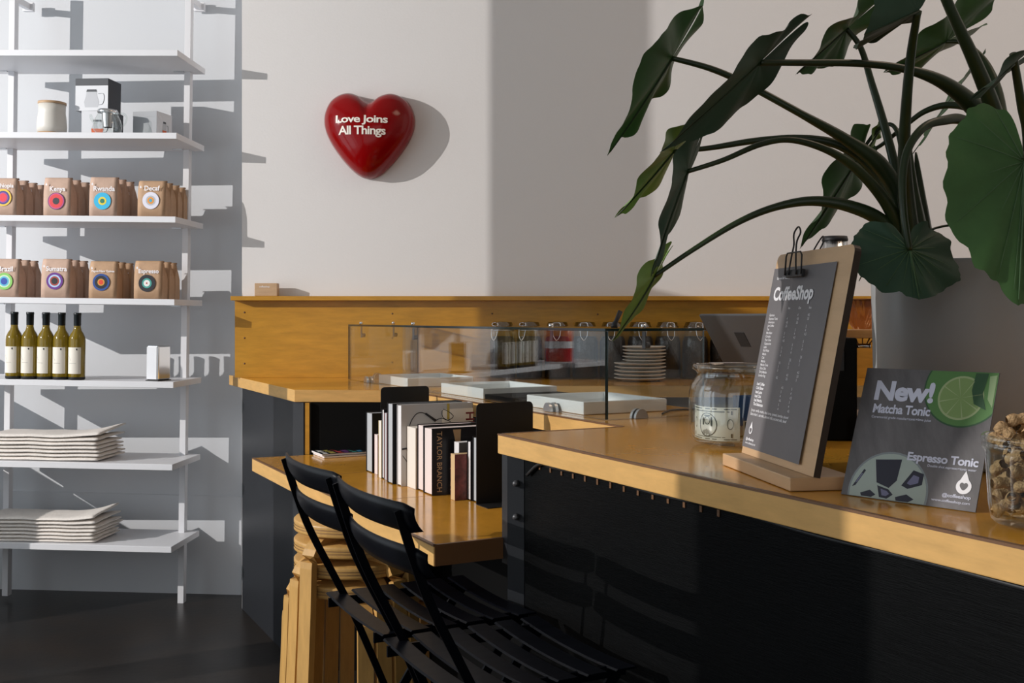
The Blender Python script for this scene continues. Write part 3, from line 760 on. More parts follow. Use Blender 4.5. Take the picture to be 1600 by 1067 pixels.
for px in (572, 862):
    g = PZ(px, 0 or 593+(px-541)*63.5/409, ZC); clamp(uv(g.dot(U), vg+GT/2, ZC+0.0012), U, V)
clamp(uv(ug2-GT/2, vg+0.115, ZC+0.0012), V, U)
clamp(uv(ug1+GT/2, vg+0.14, ZC+0.0012), V, U)
for (uu, vv_) in ((ug1+0.14, vg+0.012), (ug1+0.05, vg+0.20), (ug1+0.75, vg+0.012), (ug2-0.32, vg+0.012), (ug2-0.018, vg+0.14)):
    q = uv(uu, vv_, ZG)
    bm = bm_new(); add_lathe(bm, [(0, GT+0.012), (0.007, GT+0.012), (0.008, GT+0.001), (0, GT+0.001)], 12, Matrix.Translation(q)); obj('hinge_cap', bm, M_steel, case, world=True)
    bm = bm_new(); add_box(bm, -0.008, 0.0, -0.05, 0.008, 0.004, -0.001, frame(q, U, V, Z), bevel=0.0015)
    add_lathe(bm, [(0, 0), (0.009, 0), (0.009, 0.014), (0, 0.014)], 14, frame(q-Z*0.040+V*0.004, U, Z, V)); obj('hinge_plate', bm, M_alu, case, world=True)
q = uv(ug2-0.03, vg+0.05, ZG+GT)
bm = bm_new(); add_tube(bm, [q+Z*0.001, q+Z*0.012, q+Z*0.020+V*0.006, q+Z*0.048+V*0.020], [0.010, 0.008, 0.006, 0.007], 10); obj('lid_handle', bm, M_rubber, case, world=True)
v0t = vg+0.028
for k, (px, py, L_, look) in enumerate(((581, 599, 0.33, 'far'), (686, 614, 0.36, 'middle'), (841, 634, 0.345, 'near'))):
    g = PZ(px, py, ZC); u0 = g.dot(U)
    t_ = thing('serving_tray', 'shallow white tray in the glass case, %s' % {'far': 'nearest the wall end', 'middle': 'between the other two trays', 'near': 'closest to the tip jar'}[look], 'tray', uv(u0+L_/2, v0t+0.19, ZC+0.0008), group='white trays in the display case')
    bm = bm_new(); M_ = frame(uv(u0, v0t, ZC+0.0008), U, V, Z); hgt = 0.037
    o_ = [(0, 0), (L_, 0), (L_, 0.295), (0, 0.295)]; i_ = [(0.012, 0.012), (L_-0.012, 0.012), (L_-0.012, 0.283), (0.012, 0.283)]
    vo0 = [bm.verts.new(M_ @ Vector((x, y, 0))) for x, y in o_]; vo1 = [bm.verts.new(M_ @ Vector((x, y, hgt))) for x, y in o_]
    vi1 = [bm.verts.new(M_ @ Vector((x, y, hgt))) for x, y in i_]; vi0 = [bm.verts.new(M_ @ Vector((x, y, 0.007))) for x, y in i_]
    bm.faces.new(vo0[::-1]); bm.faces.new(vi0)
    for q in range(4):
        q2 = (q+1) % 4
        bm.faces.new((vo0[q], vo0[q2], vo1[q2], vo1[q])); bm.faces.new((vo1[q], vo1[q2], vi1[q2], vi1[q])); bm.faces.new((vi1[q], vi1[q2], vi0[q2], vi0[q]))
    bmesh.ops.bevel(bm, geom=list(bm.edges), offset=0.002, segments=2, affect='EDGES', profile=0.5)
    obj('tray_body', bm, M_tray, t_, world=True)
g = PZ(686, 614, ZC); u0 = g.dot(U)+0.372; SLL = PZ(841, 634, ZC).dot(U)-0.012-u0
sl = thing('slate_board', 'black slate board lying between the white trays in the glass case', 'board', uv(u0+0.15, v0t+0.18, ZC))
bm = bm_new(); add_prism(bm, [(p.x, p.y) for p in (uv(u0, v0t), uv(u0+SLL, v0t), uv(u0+SLL, v0t+0.29), uv(u0, v0t+0.29))], ZC+0.001, ZC+0.020, bevel=0.002); obj('slate', bm, M_veneer, sl, world=True)
bm = bm_new(); add_tube(bm, smooth_path([PZ(1035, 648, ZC)+Z*0.003, PZ(1048, 643, ZC)+Z*0.004, PZ(1075, 641, ZC)+Z*0.003, PZ(1130, 640, ZC)+Z*0.003], 6), 0.003, 6)
tag(obj('power_cord', bm, M_rubber), 'thin black cord on the counter by the near white tray', 'cord')

# ------------------------------------------------------------------ swing top jars along the backboard
def swing_jar():
    t_ = thing('swing_top_jar', '', 'jar', group='swing top glass jars along the backboard')
    bm = bm_new(); add_lathe(bm, [(0, 0.001), (0.055, 0.001), (0.061, 0.008), (0.061, 0.175), (0.056, 0.200), (0.049, 0.212), (0.049, 0.222)], 28); obj('glass', bm, M_jarglass, t_)
    bm = bm_new(); add_lathe(bm, [(0, 0.006), (0.0575, 0.006), (0.0575, 0.172), (0.050, 0.195), (0, 0.197)], 24); obj('coffee_beans', bm, M_beans, t_)
    bm = bm_new(); add_lathe(bm, [(0.050, 0.226), (0.053, 0.228), (0.053, 0.240), (0.050, 0.244), (0.044, 0.262), (0, 0.264)], 28); obj('lid', bm, M_lidglass, t_)
    bm = bm_new(); add_lathe(bm, [(0.049, 0.2222), (0.0545, 0.2222), (0.0545, 0.2258), (0.049, 0.2258)], 28); obj('gasket', bm, M_steeldull, t_)
    bm = bm_new(); add_tube(bm, smooth_path([(-0.020, -0.053, 0.236), (-0.017, -0.060, 0.218), (-0.014, -0.064, 0.196), (0, -0.0655, 0.178), (0.014, -0.064, 0.196), (0.017, -0.060, 0.218), (0.020, -0.053, 0.236)], 5), 0.0017, 6)
    add_tube(bm, smooth_path([(-0.016, -0.055, 0.232), (-0.016, -0.055, 0.255), (0.0, -0.050, 0.259), (0.016, -0.055, 0.255), (0.016, -0.055, 0.232)], 4), 0.0016, 6); obj('wire_clasp', bm, M_steel, t_)
    return t_
j0 = swing_jar()
for k, px in enumerate((785, 827, 871, 914, 957, 1000.5, 1043, 1086, 1129)):
    q = P(px, 0, 4.885); q.z = ZC+0.0008
    M_ = Matrix.Translation(q) @ Matrix.Rotation((-0.65, -0.6, -0.1, -0.15, -0.2, 0.05, 0.12, 0.2, 0.2)[k], 4, 'Z')
    lab = 'jar of dark coffee beans, %s' % ('first in the row from the glass case end', 'second in the row from the left', 'third in the row from the left', 'fourth in the row from the left', 'fifth in the row, behind the case handle', 'sixth in the row, behind the plates', 'seventh in the row, right of the plates', 'eighth in the row, beside the till screen', 'last in the row, behind the till screen')[k]
    if k == 0: place(j0, M_); j0['label'] = lab
    else: dup(j0, M_, lab)

# ------------------------------------------------------------------ plates
def plate(r, h):
    bm = bm_new(); add_lathe(bm, [(0, 0.003), (r*0.62, 0.0025), (r*0.66, 0.0), (r*0.70, 0.002), (r*0.93, h*0.75), (r, h-0.001), (r*0.995, h+0.002), (r*0.97, h+0.002), (r*0.72, 0.0075), (0, 0.0075)], 40); return bm
cl = P(1000, 0, 4.70); cu_ = P(1006.5, 0, 4.70); zz = ZC+0.0008
NM = ['bottom', 'second', 'third', 'fourth', 'fifth']
for st, (cc, r, h, n, nm) in enumerate(((cl, 0.115, 0.0142, 5, 'larger'), (cu_, 0.0965, 0.0125, 5, 'smaller'))):
    for k in range(n):
        o = obj('stoneware_plate', plate(r, h), M_plate); o.location = (cc.x+rnd.uniform(-.002, .002), cc.y+rnd.uniform(-.002, .002), zz)
        if k == 0: me0 = o.data
        else: o.data = me0
        tag(o, '%s stoneware plate, %s in the stack counting from below' % (nm, {0: 'lowest', 1: 'second', 2: 'third', 3: 'fourth', 4: 'topmost'}[k]), 'plate', 'stacked stoneware plates on the counter')
        zz += h+0.0022

# ------------------------------------------------------------------ books between bookends on the desk
def solve_t(px, q, d_):
    lo_, hi_ = 0.0, 0.3
    for _ in range(40):
        mid = (lo_+hi_)/2; w_ = q+d_*mid
        if 800+F*w_.x/w_.y > px: lo_ = mid
        else: hi_ = mid
    return (lo_+hi_)/2
def book(q, t, h, w, cov, page, label, cth=0.0022, hard=True, art=None):
    M_ = frame(q+Z*0.0006, -U, V, Z)         # x: thickness away from viewer, y: into the desk, z: up
    t_ = thing('book', label, 'book', q, group='books on the desk'); 
    ov = 0.003 if hard else 0.0
    cth = min(cth, t*0.2)
    bm = bm_new()
    add_box(bm, 0, 0, 0, cth, w, h, M_); add_box(bm, t-cth, 0, 0, t, w, h, M_); add_box(bm, 0, w-cth, 0, t, w, h, M_)
    obj('cover', bm, cov, t_, world=True)
    bm = bm_new(); add_box(bm, cth*1.02, ov, ov, t-cth*1.02, w-cth*1.05, h-ov, M_); obj('pages', bm, page, t_, world=True)
    if art:
        Mf = frame(q+Z*0.0006+U*0.0006, V, Z, U)
        art(t_, Mf, w, h)
    return t_
M_pshade = flatmat('page_shaded_grey', (0.46, 0.48, 0.50)); M_pwhite = flatmat('page_white', (0.78, 0.76, 0.76)); M_ppink = flatmat('page_pale_pink', (0.80, 0.69, 0.66)); M_pcream = flatmat('page_cream', (0.80, 0.74, 0.66))  # grey pages: shade over the left books put into the colour
M_cblack = mat('book_cover_black', (0.010, 0.010, 0.013), 0.35); M_cgrey = flatmat('book_cover_light_grey', (0.46, 0.45, 0.45), 0.4); M_cbeige = flatmat('book_cover_beige', (0.50, 0.43, 0.34)); M_cpink = mat('book_cover_dusky_pink', (0.22, 0.055, 0.05), 0.4, vary=0.85, vscale=22, hue2=(0.035, 0.015, 0.012))
M_cyel = flatmat('book_cover_ochre', (0.48, 0.36, 0.08)); M_cred = flatmat('book_cover_red', (0.38, 0.05, 0.06)); M_gold = flatmat('gold_lettering', (0.46, 0.30, 0.16), 0.4); M_ctan = flatmat('page_tan', (0.62, 0.43, 0.22)); M_copper = flatmat('copper_lettering', (0.40, 0.15, 0.07), 0.5); M_maroon = flatmat('maroon_lettering', (0.18, 0.02, 0.03)); M_cslate = flatmat('book_cover_slate', (0.10, 0.10, 0.105))
def art_cable(t_, Mf, w, h):
    bm = bm_new(); T = lambda x, y, z=0: Mf @ Vector((x*w, y*h, z))
    add_poly(bm, [(0.56*w, 0, 0), (w, 0, 0), (w, 0.93*h, 0), (0.56*w, 0.93*h, 0)], Mf, 0); obj('cover_photo', bm, M_pcream, t_, world=True)
    bm = bm_new()
    add_tube(bm, smooth_path([T(.10, .50), T(.10, .66), T(.13, .79), T(.20, .88), T(.27, .90), T(.34, .88)], 5), 0.0014, 5)
    add_tube(bm, [T(.33, .885), T(.47, .79)], [0.0035, 0.0045], 6); add_tube(bm, smooth_path([T(.47, .79), T(.55, .82), T(.64, .79), T(.72, .84), T(.58, .93), T(.57, .83), T(.68, .77)], 3), 0.0012, 5)
    add_tube(bm, smooth_path([T(.02, .38), T(.12, .24)], 3), 0.0010, 5); add_tube(bm, [T(.01, .46), T(.12, .47)], 0.003, 5)
    obj('cover_drawing', bm, M_ink, t_, world=True)
    bm = bm_new(); add_box(bm, 0.63*w, 0.80*h, 0, 0.665*w, h, 0.0006, Mf); obj('ribbon', bm, M_cyel, t_, world=True)
    bm = bm_new(); add_text(bm, 'HUM', Mf @ Matrix.Translation((0.90*w, 0.88*h, 0.0004)) @ Matrix.Rotation(-PI/2, 4, 'Z'), width=0.09, bold=0.02); obj('lettering', bm, M_maroon, t_, world=True)
def art_branch(t_, Mf, w, h):
    bm = bm_new()
    add_text(bm, 'TAYLOR BRANCH', Mf @ Matrix.Translation((0.085*w, 0.95*h, 0.0003)) @ Matrix.Rotation(-PI/2, 4, 'Z'), width=0.90*h, height=0.017, bold=0.01)
    obj('lettering', bm, M_gold, t_, world=True)
    bm = bm_new(); add_text(bm, 'KING', Mf @ Matrix.Translation((0.86*w, 0.90*h, 0.0003)) @ Matrix.Rotation(-PI/2, 4, 'Z'), width=0.5*h, height=0.018, bold=0.01)
    obj('title_lettering', bm, M_pwhite, t_, world=True)
    bm = bm_new(); r = random.Random(4)
    add_poly(bm, [(0.36*w, 0.97*h, 0), (0.50*w, 0.97*h, 0), (0.48*w, 0.55*h, 0), (0.42*w, 0.60*h, 0), (0.40*w, 0.8*h, 0)], Mf, 0)
    for k in range(46):
        x = (0.30+0.17*r.random())*w; y = (0.03+0.55*r.random())*h; s = 0.0025+0.004*r.random()
        add_poly(bm, [(x, y, 0.0002), (x+s, y+s*0.7, 0.0002), (x+s*0.2, y+s*1.6, 0.0002)], Mf, 0)
    obj('cover_photo', bm, M_gold, t_, world=True)
def art_script(t_, Mf, w, h):
    bm = bm_new(); T = lambda x, y, z=0.0004: Mf @ Vector((x*w, y*h, z))
    for k, y in enumerate((.88, .80, .70, .62, .52, .45, .36, .28)):
        add_tube(bm, smooth_path([T(.06, y), T(.16, y+.05*(-1)**k), T(.26, y-.02), T(.36, y+.05)], 4), 0.0013, 5)
    obj('cover_lettering', bm, M_copper, t_, world=True)
def art_wine(t_, Mf, w, h):
    bm = bm_new(); R_ = 0.105
    for k, chx in enumerate('PALETTE WINES'):
        an = math.radians(118-k*19); cx, cy = 0.42*w, 0.46*h
        Mt = Mf @ Matrix.Translation((cx+R_*math.cos(an)*0.8, cy+R_*math.sin(an), 0.0004)) @ Matrix.Rotation(an-PI/2, 4, 'Z')
        if chx != ' ': add_text(bm, chx, Mt, size=0.022, bold=0.01)
    obj('lettering', bm, M_copper, t_, world=True)
    bm = bm_new(); add_poly(bm, [(0.30*w, 0.985*h, 0), (0.80*w, 0.985*h, 0), (0.72*w, 0.92*h, 0), (0.42*w, 0.86*h, 0)], Mf, 0); obj('cover_patch', bm, flatmat('pale_blue_print', (0.35, 0.45, 0.62)), t_, world=True)
B_ = [
 (572, 581.5, 739.5, 646, .150, M_cblack, M_pshade, 'black hardback at the far left end of the book row'),
 (585, 590.3, 742, 680, .100, M_cpink, M_ppink, 'short pinkish paperback beside the far left black hardback'),
 (591.5, 596, 747.5, 658, .140, M_cyel, M_pcream, 'thin ochre-covered book beside the short pinkish paperback'),
 (596, 600, 749, 640, .145, M_cblack, M_pwhite, 'thin tall white-edged book between ochre and red thin books'),
 (600.2, 604.5, 750.5, 646, .140, M_cred, M_pshade, 'thin red-topped book leaning against the tall thick black hardback'),
 (605.2, 613.5, 757, 631, .245, M_cblack, M_pshade, 'tall thick black hardback with page edges shaded grey'),
 (620, 627, 760.5, 633.5, .250, M_cgrey, M_pwhite, 'tall light grey book with a cable and plug on its cover'),
 (635.5, 649.5, 765, 669.5, .130, M_cbeige, M_pcream, 'cream paperback in front of the light grey cable book'),
 (652, 661.5, 768.5, 665, .180, M_cblack, M_ppink, 'dark hardback directly behind the Taylor Branch book'),
 (662, 675, 775, 670, .190, M_cblack, M_ppink, 'black hardback with gold lettering reading Taylor Branch'),
 (709.5, 717.5, 777.5, 692, .100, M_cslate, M_pwhite, 'small grey book behind the pink floral paperback'),
 (704, 711, 782.5, 710.5, .092, M_cpink, M_ctan, 'small paperback with dusky pink floral cover and tan pages'),
 (727.5, 735.5, 783, 690, .160, M_cblack, M_pwhite, 'black book with copper scrawl beside the front bookend'),
 (738.5, 746, 786, 684, .170, M_cblack, M_pshade, 'dark book with a ring of copper letters behind front bookend'),
]
art = {6: art_cable, 9: art_branch, 12: art_script, 13: art_wine}
geo = []
for k, bb in enumerate(B_):
    q = PZ(bb[1], bb[2], ZD); t_k = max(0.004, solve_t(bb[0], q, -U)); h_k = (EYE-(bb[3]-HY)/F*q.y)-ZD
    geo.append([q.dot(U), q.dot(V), t_k, h_k, k])
prev = -1e9
for g in sorted(geo):
    lo_ = max(g[0]-g[2], prev+0.0008)
    if g[0]-lo_ < 0.004: g[0] = lo_+0.004
    g[2] = g[0]-lo_; prev = g[0]
    bb = B_[g[4]]
    book(uv(g[0], g[1], ZD), g[2], g[3], *bb[4:], art=art.get(g[4]), hard=bb[5] is M_cblack or bb[5] is M_cgrey)
u_last = prev
def bookend(u0, v0, foot, label):
    q = uv(u0, v0, ZD+0.0006); t_ = thing('bookend', label, 'bookend', q, group='black steel bookends')
    w, h, r = 0.184, 0.288, 0.014; out = [(0, 0)]
    out += [(w, 0)]+[(w-r+r*math.cos(PI/2*k/6), h-r+r*math.sin(PI/2*k/6)) for k in range(7)]+[(r-r*math.sin(PI/2*k/6), h-r+r*math.cos(PI/2*k/6)) for k in range(7)]
    Mf = frame(q, V, Z, U); bm = bm_new()
    a_ = [bm.verts.new(Mf @ Vector((x, y, 0))) for x, y in out]; b_ = [bm.verts.new(Mf @ Vector((x, y, 0.0015))) for x, y in out]
    bm.faces.new(a_[::-1]); bm.faces.new(b_)
    for k in range(len(out)): bm.faces.new((a_[k], a_[(k+1) % len(out)], b_[(k+1) % len(out)], b_[k]))
    obj('plate', bm, M_bookend, t_, world=True)
    bm = bm_new(); add_box(bm, 0, 0, 0.0015 if foot > 0 else -0.09, w, 0.0015, 0.075 if foot > 0 else 0.0, Mf); obj('foot', bm, M_bookend, t_, world=True)
qr = PZ(745, 788, ZD); bookend(max(qr.dot(U)+0.004, u_last+0.001), qr.dot(V)-0.004, 1, 'black steel bookend in front of the books, nearest the counter end')
q1 = PZ(572, 735, ZD); bookend(q1.dot(U)-0.003, q1.dot(V)+0.055, -1, 'black steel bookend behind the books, far end of the row')

# magazines
c0 = PZ(504, 716.5, ZD)
for k, (du, dv, cl_) in enumerate(((0.0, 0.006, 0), (-0.006, 0.0, 1))):
    q = c0+U*du+V*dv+Z*(0.0008+0.0075*k); Mf = frame(q, V, -U, Z)
    t_ = thing('magazine', ('plain lower magazine under the colourful one on the desk', 'magazine with bright colour stripes on top of another, left of the books')[k], 'magazine', q, group='magazines on the desk')
    bm = bm_new(); add_box(bm, 0, 0, 0, 0.195, 0.165, 0.0068, Mf, bevel=0.0008); obj('pages', bm, M_pwhite, t_, world=True)
    bm = bm_new(); add_box(bm, 0.0, 0, 0.0069, 0.196, 0.166, 0.0073, Mf); obj('cover', bm, M_cblack, t_, world=True)
    if k:
        bm = bm_new(); r = random.Random(3); cols = [(0.75, 0.75, 0.72), (0.55, 0.45, 0.1), (0.5, 0.05, 0.05), (0.2, 0.06, 0.25), (0.05, 0.3, 0.25), (0.06, 0.3, 0.5)]
        for i in range(6):
            for jx in range(5):
                x = 0.012+i*0.028+r.uniform(-.004, .004); y = 0.012+jx*0.03
                add_poly(bm, [(x, y, .0076), (x+.026*r.uniform(.4, 1), y, .0076), (x+.026*r.uniform(.4, 1), y+.016, .0076), (x, y+.016, .0076)], Mf, i)
        obj('cover_print', bm, [flatmat('magazine_ink_%d' % i, c_) for i, c_ in enumerate(cols)], t_, world=True)

# ------------------------------------------------------------------ folding bar chairs
def chair():
    t_ = thing('folding_bar_chair', '', 'chair', group='black folding bar chairs at the desk')
    W = 0.392
    def slat(y0, z0, hgt, lean, sag, over, th=0.004, name='back_slat'):
        bm = bm_new(); rows = []; n = 14
        for yy in (0, 1):
            for kz in range(5):
                pass
        ring = []
        for i in range(n+1):
            s = i/n; x = -over+(W+2*over)*s; off = -sag*4*s*(1-s)
            cut = 0.006 if i in (0, n) else 0
            row = []
            for (dy, kz) in ((0, 0), (0, .25), (0, .5), (0, .75), (0, 1), (th, 1), (th, .75), (th, .5), (th, .25), (th, 0)):
                z = z0+cut+(hgt-2*cut)*kz; curve = 0.006*(1-(2*kz-1)**2)
                row.append(Vector((x, y0+off+dy-curve+lean*(hgt*(1-kz)), z)))
            ring.append(row)
        vv = add_grid(bm, ring, close_u=True); bm.faces.new(vv[0][::-1]); bm.faces.new(vv[-1])
        return obj(name, bm, M_chair, t_)
    slat(0.0, 1.012, 0.053, 0.31, 0.030, 0.006)
    slat(0.024, 0.932, 0.053, 0.31, 0.030, 0.006)
    for x in (0.028, W-0.028):
        bm = bm_new(); pts = smooth_path([(x, -0.012, 1.052), (x, 0.040, 0.90), (x, 0.11, 0.76), (x, 0.16, 0.66), (x, 0.27, 0.40), (x, 0.43, 0.006)], 5)
        add_tube(bm, pts, 0.008, flat=(0.0045, 0.017, (0, 1, 0.3))); obj('upright', bm, M_chair, t_)
        bm = bm_new(); xx = x+(0.014 if x < 0.1 else -0.014)
        add_tube(bm, smooth_path([(xx, 0.44, 0.700), (xx, 0.36, 0.60), (xx, 0.13, 0.25), (xx, -0.02, 0.006)], 5), 0.008, flat=(0.007, 0.022, (0, 1, -0.5))); obj('rear_leg', bm, M_chair, t_)
        bm = bm_new(); add_box(bm, xx-0.003, 0.09, 0.694, xx+0.003, 0.46, 0.716); obj('seat_rail', bm, M_chair, t_)
        for (yy, zz_) in ((0.022, 1.026), (0.047, 0.946)):
            bm = bm_new()
            for dz in (0, 0.014): add_lathe(bm, [(0, 0.003), (0.0024, 0.002), (0.003, 0)], 8, Matrix.Translation((x, yy-0.012-dz*0.3, zz_+dz)) @ Matrix.Rotation(PI/2, 4, 'X'))
            obj('rivet', bm, M_steel, t_)
    for k in range(6):
        y = 0.095+k*0.064; bm = bm_new(); rows = []
        for i in range(11):
            s = i/10; x = 0.004+(W-0.008)*s; dz = -0.008*4*s*(1-s)
            rows.append([Vector((x, y, 0.7175+dz)), Vector((x, y+0.004, 0.7205+dz)), Vector((x, y+0.044, 0.7205+dz)), Vector((x, y+0.048, 0.7175+dz)), Vector((x, y+0.044, 0.716+dz)), Vector((x, y+0.004, 0.716+dz))])
        vv = add_grid(bm, rows, close_u=True, smooth=False); bm.faces.new(vv[0][::-1]); bm.faces.new(vv[-1]); obj('seat_slat', bm, M_chair, t_)
    for (y, z) in ((0.40, 0.085), (0.02, 0.07), (0.335, 0.27), (0.17, 0.30)):
        bm = bm_new(); add_tube(bm, [(0.03, y, z), (W-0.03, y, z)], 0.006, 8); obj('cross_bar', bm, M_chair, t_)
    return t_
c0 = chair()
Pc1 = Vector((-0.5345, 2.486, 0)); Pc2 = Vector((-0.352, 2.120, 0))
place(c0, frame(Pc1, U, V, Z)); c0['label'] = 'black folding bar chair at the desk, beside the stacked stools'
dup(c0, frame(Pc2, U, V, Z), 'black folding bar chair at the near end of the desk, in front')

# ------------------------------------------------------------------ stacked stools
def stool():
    t_ = thing('stacking_stool', '', 'stool', group='stacked birch stools under the desk')
    Hs = 0.58
    bm = bm_new(); add_lathe(bm, [(0, Hs), (0.186, Hs), (0.190, Hs-0.004), (0.190, Hs-0.008)], 48); 
    add_lathe(bm, [(0, Hs-0.036), (0.187, Hs-0.036), (0.190, Hs-0.033), (0.190, Hs-0.029)], 48)
    for k in range(5):
        z0 = Hs-0.008-0.0042*k; r0 = 0.190 if k % 2 == 0 else 0.1885
        add_lathe(bm, [(r0, z0), (r0, z0-0.0042)], 48, None, k % 2)
    obj('seat', bm, [M_stool, M_stoolply], t_)
    for k in range(4):
        an = k*PI/2; d_ = Vector((math.cos(an), math.sin(an), 0)); tdir = Vector((-d_.y, d_.x, 0))
        pts = [d_*0.08+Z*(Hs-0.0485), d_*0.137+Z*(Hs-0.0485)]
        for q in range(1, 8):
            th = PI/2*q/7; pts.append(d_*(0.137+0.076*math.sin(th))+Z*(Hs-0.1245+0.076*math.cos(th)))
        pts += [d_*0.217+Z*(Hs-0.25), d_*0.234+Z*0.001]
        bm = bm_new(); add_tube(bm, pts, 0.01, flat=(0.046, 0.024, -d_*0.3+Z)); 
        obj('leg', bm, M_stool, t_)
    return t_
s0 = stool(); SC_ = Vector((-0.49, 3.29, 0))
for k in range(4):
    M_ = Matrix.Translation(SC_+Z*(0.0608*k+0.0008)) @ Matrix.Rotation(math.radians(196+14*k), 4, 'Z')
    lab = 'birch stool in the stack by the chairs, %s' % ('bottom one resting on the floor', 'second from the bottom', 'third from the bottom', 'top one with its round seat showing')[k]
    if k == 0: place(s0, M_); s0['label'] = lab
    else: dup(s0, M_, lab)

# ------------------------------------------------------------------ menu clipboard
W1 = PZ(1129, 726.6, ZC); W2 = PZ(1234.4, 768.6, ZC); dB = (W2-W1).normalized(); nB = Vector((-dB.y, dB.x, 0))
Lb = (W2-W1).length
cbd = thing('menu_clipboard', 'wooden clipboard with grey coffee menu standing in a wooden base', 'menu', W1)
Mb = frame(W1+Z*0.0008, dB, nB, Z)
bm = bm_new(); add_box(bm, 0, 0, 0, Lb, 0.112, 0.022, Mb, bevel=0.0015)
for f in bm.faces:
    f.normal_update()
    f.material_index = 0
obj('base', bm, M_board, cbd, world=True)
LEAN = math.radians(11.0)
upB = Z*math.cos(LEAN)+nB*math.sin(LEAN); frB = -(nB*math.cos(LEAN)-Z*math.sin(LEAN))
bo = W1+Z*0.0235+nB*0.038
MB = frame(bo, dB, upB, frB)               # board plane: x along, y up, z towards the viewer
BW, BH, BT = Lb+0.004, 0.386, 0.012
def rrect(w, h, r, n=5, bottom=True):
    out = []
    for cx, cy, a0, rr in ((w-r, h-r, 0, r), (r, h-r, PI/2, r)):
        out += [(cx+rr*math.cos(a0+PI/2*k/n), cy+rr*math.sin(a0+PI/2*k/n)) for k in range(n+1)]
    out += [(0, 0), (w, 0)]
    return out
bm = bm_new(); ro = rrect(BW, BH, 0.016)
a_ = [bm.verts.new(MB @ Vector((x, y, 0))) for x, y in ro]; b_ = [bm.verts.new(MB @ Vector((x, y, -BT))) for x, y in ro]
bm.faces.new(a_); f = bm.faces.new(b_[::-1]); f.material_index = 1
for k in range(len(ro)):
    f = bm.faces.new((a_[k], b_[k], b_[(k+1) % len(ro)], a_[(k+1) % len(ro)])); f.material_index = 1
obj('board', bm, [M_board, M_boardedge], cbd, world=True)
def on_board(px, py):
    d_ = Vector(((px-800)/F, 1, -(py-HY)/F)); o_ = Vector((0, 0, EYE))
    t_ = (bo-o_).dot(frB)/d_.dot(frB); p = o_+d_*t_-bo
    return p.dot(dB), p.dot(upB)
tl = on_board(1212, 420.8); tr = on_board(1311, 408); br = on_board(1252, 725.6); bl = on_board(1159, 697)
px0, px1 = (tl[0]+bl[0])/2, (tr[0]+br[0])/2; py1, py0 = (tl[1]+tr[1])/2, (bl[1]+br[1])/2
PW, PH = px1-px0, py1-py0
paper = None
bm = bm_new(); rows = []
for j in range(13):
    y = py0+PH*j/12; rows.append([MB @ Vector((px0+PW*i/8, y, 0.0008+(0.004*(i/8)**3)*(1-j/12*0.6))) for i in range(9)])
add_grid(bm, rows); paper = obj('menu_sheet', bm, M_paper, cbd, world=True)
MP = MB @ Matrix.Translation((px0, py0, 0.0013))
bm = bm_new()
KM = (PH-0.062)/0.299

def wv(x): return 0.004*(max(0, min(1, x/PW)))**3
def ptext(body, x, y, width=None, size=None, bold=0.0, height=None):
    vv, ff = text_mesh(body, width=width, height=height, size=size or 1.0, bold=bold)
    bv = [bm.verts.new(MP @ Vector((x+v.x, y+v.y, wv(x+v.x)))) for v in vv]
    for f in ff:
        try: bm.faces.new([bv[i] for i in f])
        except ValueError: pass
ptext('CoffeeShop', 0.020, PH-0.062, width=0.178, height=0.0345, bold=0.035)
ptext('Espresso Bar Roastery', 0.022, PH-0.022, width=0.060, bold=0.02)
rows_ = ['Espresso', 'Espresso Tonic', 'Americano', 'Just Coffee', 'Tea', 'Macchiato', 'Cortado', 'Pour Over', 'Cappuccino', 'Latte', 'Flat White', 'Mocha', 'Chai', 'Matcha', 'Matcha Tonic', 'Dirty Chai', 'Dirty Matcha', 'London Fog']
for k, w_ in enumerate(('s', 'm', 'l')): ptext(('8oz', '12oz', '16oz')[k], 0.100+0.045*k, PH-0.080, size=0.006)
for k, s_ in enumerate(rows_):
    y = PH-(0.098+k*0.0072)*KM; ptext(s_, 0.018, y, size=0.0068, bold=0.01)
    for q in range(3):
        if (k*7+q*3) % 4 != 0: ptext(('3', '4', '4.5', '3.5', '5')[(k+q) % 5], 0.102+0.045*q, y, size=0.0068)
for k, s_ in enumerate(('Iced Coffee', 'Cold Brew', 'Iced Latte', 'Iced Chai', 'Iced Matcha', 'The Shakerato')):
    y = PH-(0.238+k*0.0082)*KM; ptext(s_, 0.018, y, size=0.0080, bold=0.03)
    for q in range(2): ptext(('4.5', '5', '4')[(k+q) % 3], 0.135+0.045*q, y, size=0.0068)
ptext('Syrups: vanilla, mocha, chai, honey, caramel, lavender, almond', 0.014, PH-0.291*KM, width=0.175, bold=0.01)
ptext('Extra shot 1, oat milk, almond milk, coconut milk, decaf', 0.014, PH-0.299*KM, width=0.170, bold=0.01)
ptext('@coffeeshop', 0.014, 0.014, width=0.038, bold=0.03); ptext('www.coffeeshop.com', 0.014, 0.007, width=0.050, bold=0.01)
obj('lettering', bm, M_print, cbd, world=True)
bm = bm_new(); 
add_poly(bm, drop_outline(0.0115), MP @ Matrix.Translation((0.030, 0.034, 0.0004)), 0)
def heart_poly(s): return [(p.x*s, p.y*s, 0) for p in outl[::4]]
add_poly(bm, heart_poly(0.0048), MP @ Matrix.Translation((0.030, 0.033, 0.0008)), 1)
obj('drop_emblem', bm, [M_print, M_paper], cbd, world=True)
